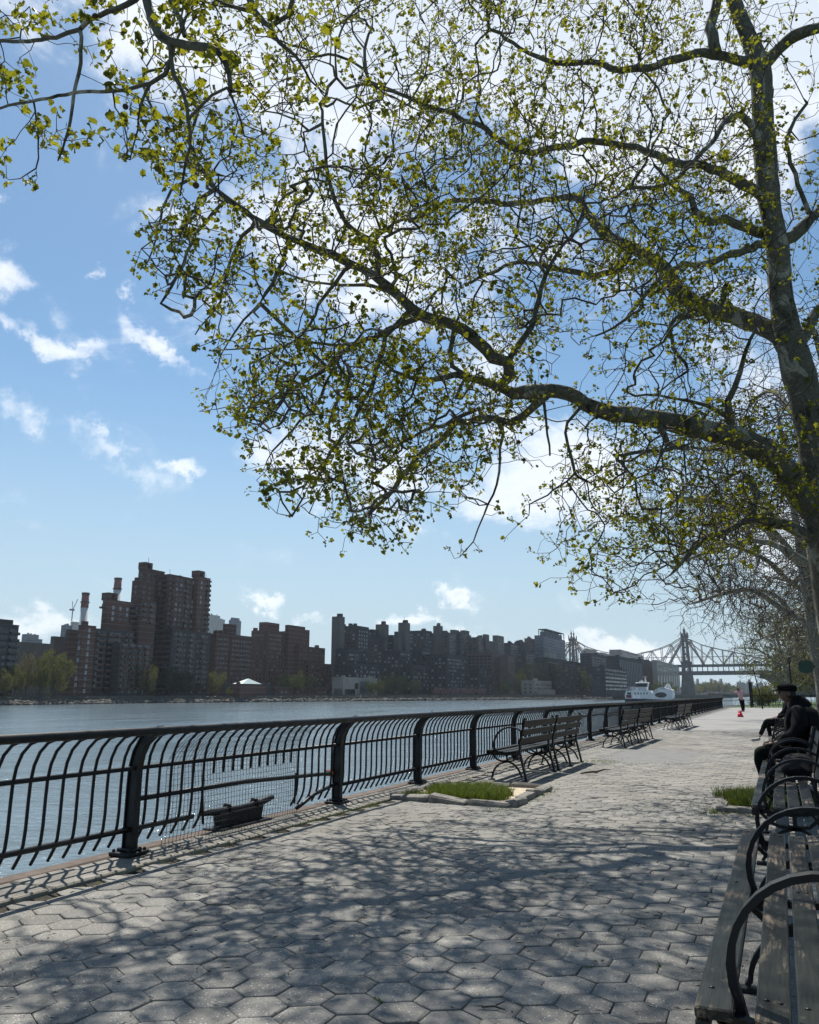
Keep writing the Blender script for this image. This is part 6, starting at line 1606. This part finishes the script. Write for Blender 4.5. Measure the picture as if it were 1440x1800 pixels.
# the seated person in the cap, profile towards the river (-x)
def capped_person():
    bx, by = .13, 12.05
    root = empty("person", (bx, by, 0)); tag(root, 'person in black jacket and flat black cap seated in profile on the right benches', 'person')
    hip = (.02, 0, .55); m = MB(); m.smooth = True
    m.add(*skin_mesh([[(.02, 0, .55, (.14, .17)), (.04, 0, .72, (.12, .15)), (.05, 0, .92, (.13, .17)), (.03, 0, 1.06, (.10, .12)), (-.01, 0, 1.15, .055), (-.03, 0, 1.22, .055)],
        [(.05, 0, .92, (.13, .17)), (.04, -.19, 1.02, .058), (-.0, -.25, .80, .047), (-.20, -.20, .68, .034), (-.27, -.17, .665, .024)],
        [(.05, 0, .92, (.13, .17)), (.04, .19, 1.02, .058), (-.0, .25, .80, .047), (-.20, .18, .69, .034), (-.28, .12, .675, .024)],
        [(.02, 0, .55, (.14, .17)), (-.06, -.10, .54, .088), (-.46, -.13, .54, .062), (-.44, -.13, .30, .05), (-.36, -.13, .09, .035)],
        [(.02, 0, .55, (.14, .17)), (-.06, .10, .54, .088), (-.44, .14, .53, .062), (-.34, .15, .30, .05), (-.26, .15, .09, .035)]]))
    hc = (-.055, 0, 1.305); head(m, hc, math.radians(184), .100, -.06)
    hand(m, (-.27, -.17, .665), (-1, .25, -.15), (0, 0, 1), 1, .7); hand(m, (-.28, .12, .675), (-1, -.2, -.1), (0, 0, 1), -1, .7)
    m.build("body", skinm, root, True)
    j = MB(); j.smooth = True
    j.add(*skin_mesh([[(.05, 0, .50, (.22, .25)), (.09, 0, .72, (.21, .24)), (.12, 0, .92, (.22, .26)), (.11, 0, 1.08, (.19, .22)), (.06, 0, 1.20, (.115, .13)), (.02, 0, 1.25, (.09, .10))],
        [(.12, 0, .92, (.22, .26)), (.08, -.24, 1.06, .115), (.03, -.32, .80, .105), (-.14, -.23, .70, .082), (-.22, -.20, .68, .055)],
        [(.12, 0, .92, (.22, .26)), (.08, .24, 1.06, .115), (.03, .32, .80, .105), (-.14, .20, .71, .082), (-.23, .15, .685, .055)]]))
    j.add(*skin_mesh([[(.17, 0, 1.13, (.05, .09)), (.10, 0, 1.17, (.07, .13)), (.0, 0, 1.14, (.05, .10))]]))
    fold(j); j.build("jacket", blackc, root, True)
    t = MB(); t.smooth = True
    t.add(*skin_mesh([[(.04, 0, .55, (.17, .20)), (-.06, -.10, .555, .112), (-.26, -.12, .56, .10), (-.46, -.13, .55, .088), (-.45, -.13, .36, .078), (-.38, -.13, .12, .068)], [(.04, 0, .55, (.17, .20)), (-.06, .10, .555, .112), (-.25, .13, .55, .10), (-.43, .14, .54, .088), (-.36, .15, .34, .078), (-.27, .15, .12, .068)]]))
    fold(t); t.build("trousers", trou, root, True)
    for (x_, y_) in ((-.36, -.13), (-.26, .15)):
        s_ = MB(); s_.smooth = True; s_.add(*skin_mesh([[(x_ + .04, y_, .055, (.045, .05)), (x_ - .06, y_, .05, (.045, .05)), (x_ - .17, y_, .035, (.032, .045))]])); s_.build("shoe", blackc, root, True)
    c = MB(); c.smooth = True; hx_, hz = hc[0], hc[2]
    c.lathe([(.094, .030), (.104, .045), (.112, .075), (.100, .105), (.06, .124), (.0, .130)], (hx_ + .012, 0, hz), 22)
    c.v = [(hx_ + (x - hx_) * 1.12, y, z + (x - hx_) * -.05) for x, y, z in c.v]
    b0 = len(c.v); V_ = []; 
    for i in range(9):
        a_ = math.radians(130 + i * 12.5); V_ += [(hx_ + .105 * math.cos(a_), .095 * math.sin(a_), hz + .052), (hx_ + .06 * math.cos(a_) - .115 + .02 * abs(i - 4) / 4, .078 * math.sin(a_), hz + .036)]
    top = V_; bot = [(x, y, z - .008) for x, y, z in V_]; F_ = []
    for i in range(8): a_ = i * 2; F_ += [(a_, a_ + 1, a_ + 3, a_ + 2), (18 + a_, 18 + a_ + 2, 18 + a_ + 3, 18 + a_ + 1), (a_ + 1, 18 + a_ + 1, 18 + a_ + 3, a_ + 3)]
    c.add(top + bot, F_); c.build("cap", simple("black_felt_cap", (.006, .006, .007), .95, .3, 20, spec=.08), root, True)
    g = MB(); g.smooth = True
    for s_ in (-1, 1): g.ball((hx_ - .094, s_ * .034, hz + .012), .010, .027, .020, 10, 6); g.tube([(hx_ - .09, s_ * .06, hz + .018), (hx_ - .03, s_ * .083, hz + .018), (hx_ + .03, s_ * .083, hz + .008)], .003, 5)
    g.tube([(hx_ - .1, -.02, hz + .016), (hx_ - .1, .02, hz + .016)], .004, 5); g.build("sunglasses", simple("blue_black_lens", (.02, .025, .05), .1), root, True)
    h = MB(); h.smooth = True; h.ball((hx_ + .028, 0, hz - .005), .088, .084, .085, 16, 10); h.build("hair", simple("black_hair", (.012, .010, .010), .8, .3, 30), root, True)
capped_person()
def crossed_person():
    bx, by = .08, 24.0
    root = empty("person", (bx, by, 0)); tag(root, 'person behind the capped one, seated with one leg crossed and pale sneakers showing', 'person')
    m = MB(); m.smooth = True
    m.add(*skin_mesh([[(0, 0, .53, (.13, .16)), (.05, 0, .72, .12), (.08, 0, .95, (.12, .16)), (.05, 0, 1.08, .08), (.02, 0, 1.16, .05)],
        [(.08, 0, .95, (.12, .16)), (.06, -.18, 1.03, .055), (-.05, -.22, .80, .045), (-.25, -.12, .68, .032)], [(.08, 0, .95, (.12, .16)), (.06, .18, 1.03, .055), (-.05, .22, .80, .045), (-.24, .1, .70, .032)],
        [(0, 0, .53, (.13, .16)), (-.1, -.1, .56, .085), (-.48, -.08, .60, .06), (-.62, -.04, .33, .045), (-.70, -.02, .16, .033)],
        [(0, 0, .53, (.13, .16)), (-.1, .1, .54, .085), (-.45, .12, .50, .06), (-.44, .12, .28, .045), (-.42, .12, .09, .033)]]))
    head(m, (-.0, 0, 1.27), math.radians(180), .097)
    hand(m, (-.25, -.12, .68), (-1, .1, -.2), (0, 0, 1), 1, .5); hand(m, (-.24, .1, .70), (-1, 0, -.2), (0, 0, 1), -1, .5)
    m.build("body", skin_l, root, True)
    j = MB(); j.smooth = True; j.add(*skin_mesh([[(.0, 0, .52, (.17, .19)), (.06, 0, .75, .16), (.09, 0, .95, (.15, .20)), (.06, 0, 1.08, .10)], [(.09, 0, .95, (.15, .20)), (.06, -.2, 1.03, .078), (-.04, -.24, .80, .07), (-.20, -.14, .69, .052)], [(.09, 0, .95, (.15, .20)), (.06, .2, 1.03, .078), (-.04, .24, .80, .07), (-.2, .12, .71, .052)]]))
    fold(j); j.build("jacket", blackc, root, True)
    t = MB(); t.smooth = True; t.add(*skin_mesh([[(0, 0, .53, (.15, .18)), (-.1, -.1, .56, .10), (-.48, -.08, .60, .078), (-.61, -.04, .34, .062), (-.67, -.02, .22, .056)], [(0, 0, .53, (.15, .18)), (-.1, .1, .54, .10), (-.45, .12, .51, .078), (-.44, .12, .3, .062), (-.42, .12, .16, .056)]])); fold(t); t.build("trousers", blackc, root, True)
    snk = simple("pale_grey_sneaker", (.30, .29, .29), .7, .3, 20)
    for (x_, y_, z_) in ((-.72, -.02, .10), (-.42, .12, .05)):
        s_ = MB(); s_.smooth = True; s_.add(*skin_mesh([[(x_ + .05, y_, z_ + .03, (.05, .045)), (x_ - .07, y_, z_, (.05, .048)), (x_ - .19, y_, z_ - .012, (.033, .045))]])); s_.build("sneaker", snk, root, True)
    h = MB(); h.smooth = True; h.ball((.03, 0, 1.30), .10, .092, .10, 14, 10); h.build("hair", simple("dark_hair", (.02, .014, .012), .8, .3, 30), root, True)
    b = MB(); b.smooth = True; b.tube([(-.20, -.135, .692), (-.235, -.127, .684)], .04, 10); b.build("cuff", simple("white_cuff", (.7, .7, .7), .7), root, True)
crossed_person()
def stretching_person():
    p = on_z(1305, 1251, 0); root = empty("person", (p.x, p.y, 0)); tag(root, 'person standing far along the walk, arms raised, pale pink top and black trousers', 'person')
    ux = Vector((math.cos(YAW), math.sin(YAW), 0))  # across the view
    def q(s_, f, z, r): v = ux * s_ + Vector((-ux.y, ux.x, 0)) * f; return (v.x, v.y, z, r)
    m = MB(); m.smooth = True
    T_ = q(-.06, 0, 1.30, (.10, .15))
    m.add(*skin_mesh([[q(.03, 0, .95, (.12, .15)), q(-.02, 0, 1.12, (.10, .13)), T_, q(-.10, 0, 1.46, .07), q(-.14, 0, 1.54, .048)],
        [T_, q(-.24, 0, 1.42, .052), q(-.44, 0, 1.43, .042), q(-.66, -.02, 1.52, .032)], [T_, q(.10, 0, 1.42, .052), q(.20, 0, 1.56, .042), q(.02 + .08, 0, 1.74, .032)],
        [q(.03, 0, .95, (.12, .15)), q(-.05, 0, .86, .085), q(.0, .02, .48, .055), q(.04, 0, .09, .035)], [q(.03, 0, .95, (.12, .15)), q(.12, 0, .86, .085), q(.13, -.02, .48, .055), q(.14, 0, .09, .035)]]))
    hd = q(-.19, 0, 1.60, 0); head(m, hd[:3], YAW + math.radians(200), .098)
    a_ = q(-.66, -.02, 1.52, 0); hand(m, a_[:3], tuple(-ux * .9 + Vector((0, 0, .3))), (0, 0, 1), 1, .3); a_ = q(.10, 0, 1.74, 0); hand(m, a_[:3], (0, 0, 1), tuple(ux), -1, .4)
    m.build("body", skin_l, root, True)
    s_ = MB(); s_.smooth = True; s_.add(*skin_mesh([[q(.03, 0, .90, (.15, .18)), q(-.02, 0, 1.12, (.13, .16)), q(-.06, 0, 1.30, (.13, .18)), q(-.10, 0, 1.44, .09)], [q(-.06, 0, 1.30, (.13, .18)), q(-.25, 0, 1.42, .08), q(-.42, 0, 1.43, .065)], [q(-.06, 0, 1.30, (.13, .18)), q(.11, 0, 1.42, .08), q(.18, 0, 1.53, .065)]])); fold(s_)
    s_.build("shirt", simple("pale_pink_shirt", (.50, .30, .33), .8, .2, 14), root, True)
    t = MB(); t.smooth = True; t.add(*skin_mesh([[q(.03, 0, .93, (.14, .17)), q(-.05, 0, .84, .105), q(.0, .02, .48, .085), q(.04, 0, .08, .075)], [q(.03, 0, .93, (.14, .17)), q(.12, 0, .84, .105), q(.13, -.02, .48, .085), q(.14, 0, .08, .075)]])); t.build("trousers", blackc, root, True)
    for s0 in (.04, .14):
        o = MB(); o.smooth = True; o.add(*skin_mesh([[q(s0, -.05, .05, .05), q(s0 - .02, .08, .05, .05), q(s0 - .04, .17, .035, .04)]])); o.build("shoe", blackc, root, True)
    h = MB(); h.smooth = True; h.ball((hd[0] + .01, hd[1], hd[2] + .03), .108, .108, .105, 14, 10); h.build("hair", simple("dark_hair_bun", (.015, .011, .010), .8, .3, 30), root, True)
stretching_person()
p = on_z(1302, 1260.5, 0); redp = simple("bright_red_plastic", (.75, .02, .05), .45, .1, 5); root = empty("red_bag", (p.x, p.y, 0)); tag(root, 'small bright red bag standing on the walk near the far person', 'bag')
m = MB(); m.smooth = True; m.hull8([(-.20, -.12, 0), (.22, -.12, 0), (.22, .12, 0), (-.20, .12, 0), (-.13, -.08, .36), (.11, -.08, .36), (.11, .08, .36), (-.13, .08, .36)]); m.lathe([(.09, .36), (.11, .42), (.06, .50), (.035, .52)], n=10); m.build("body", redp, root)
m = MB(); root.scale = (.8, .8, .66); m.tube([(-.1, 0, .35), (-.14, 0, .5), (-.04, 0, .60), (.06, 0, .5), (.06, 0, .4)], .018, 6); m.build("handle", redp, root, True)
# bag-shaped heap with a strap, added for the dark coat on the bench
root = empty("black_shoulder_bag", (.02, 9.75, .45)); tag(root, 'slumped black coat, shaped like a bag, on the second bench on the right', 'bag')
m = MB(); m.smooth = True; m.add(*skin_mesh([[(.06, -.40, .06, (.15, .05)), (.07, -.1, .10, (.18, .10)), (.09, .25, .12, (.18, .12)), (.09, .62, .09, (.16, .08))]])); fold(m); m.build("body", blackc, root, True)
m = MB(); m.tube([(-.14, -.3, .12), (-.17, 0, .24), (-.10, .4, .16)], .012, 6); m.build("strap", blackc, root, True)
# ---------------------------------------------------------------- right hand side, far end of the walk
gp = simple("park_green_paint", (.012, .05, .035), .5, .2, 4)
a = on_y(1417, 1172, 33.1); root = empty("park_sign", (a.x, 33.1, a.z)); tag(root, 'round cornered green park sign fixed high on the third plane tree', 'sign')
m = MB(); pol = []
for i in range(20): a_ = 2 * math.pi * i / 20; pol.append((.25 * math.copysign(abs(math.cos(a_)) ** .6, math.cos(a_)), .23 * math.copysign(abs(math.sin(a_)) ** .6, math.sin(a_))))
m.prism(pol, 'y', -.03, .03); m.build("board", gp, root); m = MB(); m.box(-.02, .3, .03, .3, -.03, .03); m.build("bracket", M['iron'], root)
root = empty("lamp_post", (on_z(1346, 1242, 0).x, 78, 0)); tag(root, 'thin leaning dark pole by the fence at the end of the walk', 'lamp post')
m = MB(); m.tube([(0, 0, 0), (-.15, 0, 1.5), (-.45, 0, 3.3)], [.07, .05, .04], 6); m.build("pole", M['iron'], root, True); m = MB(); m.ball((-.47, 0, 3.35), .08); m.build("lamp", M['iron'], root)
def street_lamp(px, Y, h, label):
    g_ = on_y(px, 1240, Y); root = empty("street_lamp", (g_.x, Y, 0)); tag(root, label, 'street lamp', 'dark park lamp posts')
    m = MB(); m.lathe([(.16, 0), (.15, .3), (.08, .5), (.065, h * .9), (.05, h)], n=10); m.build("post", M['iron'], root, True); m = MB(); m.lathe([(.08, h), (.14, h + .1), (.16, h + .35), (.08, h + .5), (.02, h + .6)], n=10); m.build("lantern", M['iron'], root, True)
street_lamp(1395, 68, 3.5, 'slim dark lamp post among the right hand trees')
# fences at the end of the walk
def small_fence(name, pts, h, label, mat, dx=.5, thick=.02):
    root = empty(name, (*pts[0], 0)); tag(root, label, 'fence'); m = MB(); o = Vector((*pts[0], 0))
    for a_, b_ in zip(pts[:-1], pts[1:]):
        A_ = Vector((*a_, 0)) - o; B_ = Vector((*b_, 0)) - o; n_ = max(1, int((B_ - A_).length / dx))
        for z in (.15, h * .55, h): m.tube([A_ + Vector((0, 0, z)), B_ + Vector((0, 0, z))], thick * 1.3, 4)
        for i in range(n_ + 1): c_ = A_ + (B_ - A_) * (i / n_); m.tube([c_, c_ + Vector((0, 0, h))], thick, 4)
    m.build("bars", mat, root)
a = on_z(1329, 1240, 0); small_fence("end_fence", [(a.x, 84), (a.x + .1, 90)], 2.4, 'taller dark fence panel where the walk ends', M['iron'], .35)
small_fence("end_fence", [(a.x, 84), (a.x + 16, 84.5)], 1.15, 'low dark fence along the lawn at the end of the walk', M['iron'], .4)
small_fence("end_fence", [(-5, 83.2), (-4.4, 88), (-2.5, 95), (4, 100)], 1.15, 'dark railing turning the corner beyond the far end of the river railing', M['iron'], .4)
small_fence("lawn_fence", [(3.2, 5), (3.2, 60)], .5, 'low dark fence along the lawn behind the right benches', M['iron'], .5, .012)
# shrubs and spring trees on the land side
def land_tree(x, y, H_, W_, kind, label, cat='tree', name=None, grp='spring trees on the land side'):
    r_ = far_tree(x, y, H_, W_, kind, label, grp, cat, name); return r_
for (px, Y, H_, W_, kd, lb) in [(1352, 99, 3.0, 4.2, 'olive', 'low yellow green shrub just left of the capped person'), (1440, 130, 12, 13, 'mid', 'green tree at the right edge far behind'), (1338, 98, 2.0, 3, 'mid', 'low green shrub by the end of the fence')]:
    g_ = on_y(px, 1230, Y); land_tree(g_.x, Y, H_, W_, kd, lb)
# row of tall trees and park buildings further right, seen from other positions
hedge = simple("hedge_ground", (.03, .04, .015), .95, .4, 1)

# ---------------------------------------------------------------- air
m = MB(); m.box(-2900, 1500, -320, 4600, WATER_Z - 6.5, 128); hz = m.build("haze", None or bpy.data.materials.new("haze_air")); tag(hz, kind='stuff')
hm = hz.data.materials[0]; hm.use_nodes = True; t = hm.node_tree; t.nodes.clear(); o_ = t.nodes.new("ShaderNodeOutputMaterial"); v_ = t.nodes.new("ShaderNodeVolumePrincipled")
v_.inputs['Color'].default_value = (.78, .88, 1.0, 1); v_.inputs['Density'].default_value = 0.000055; v_.inputs['Anisotropy'].default_value = 0.35
t.links.new(v_.outputs[0], o_.inputs['Volume'])
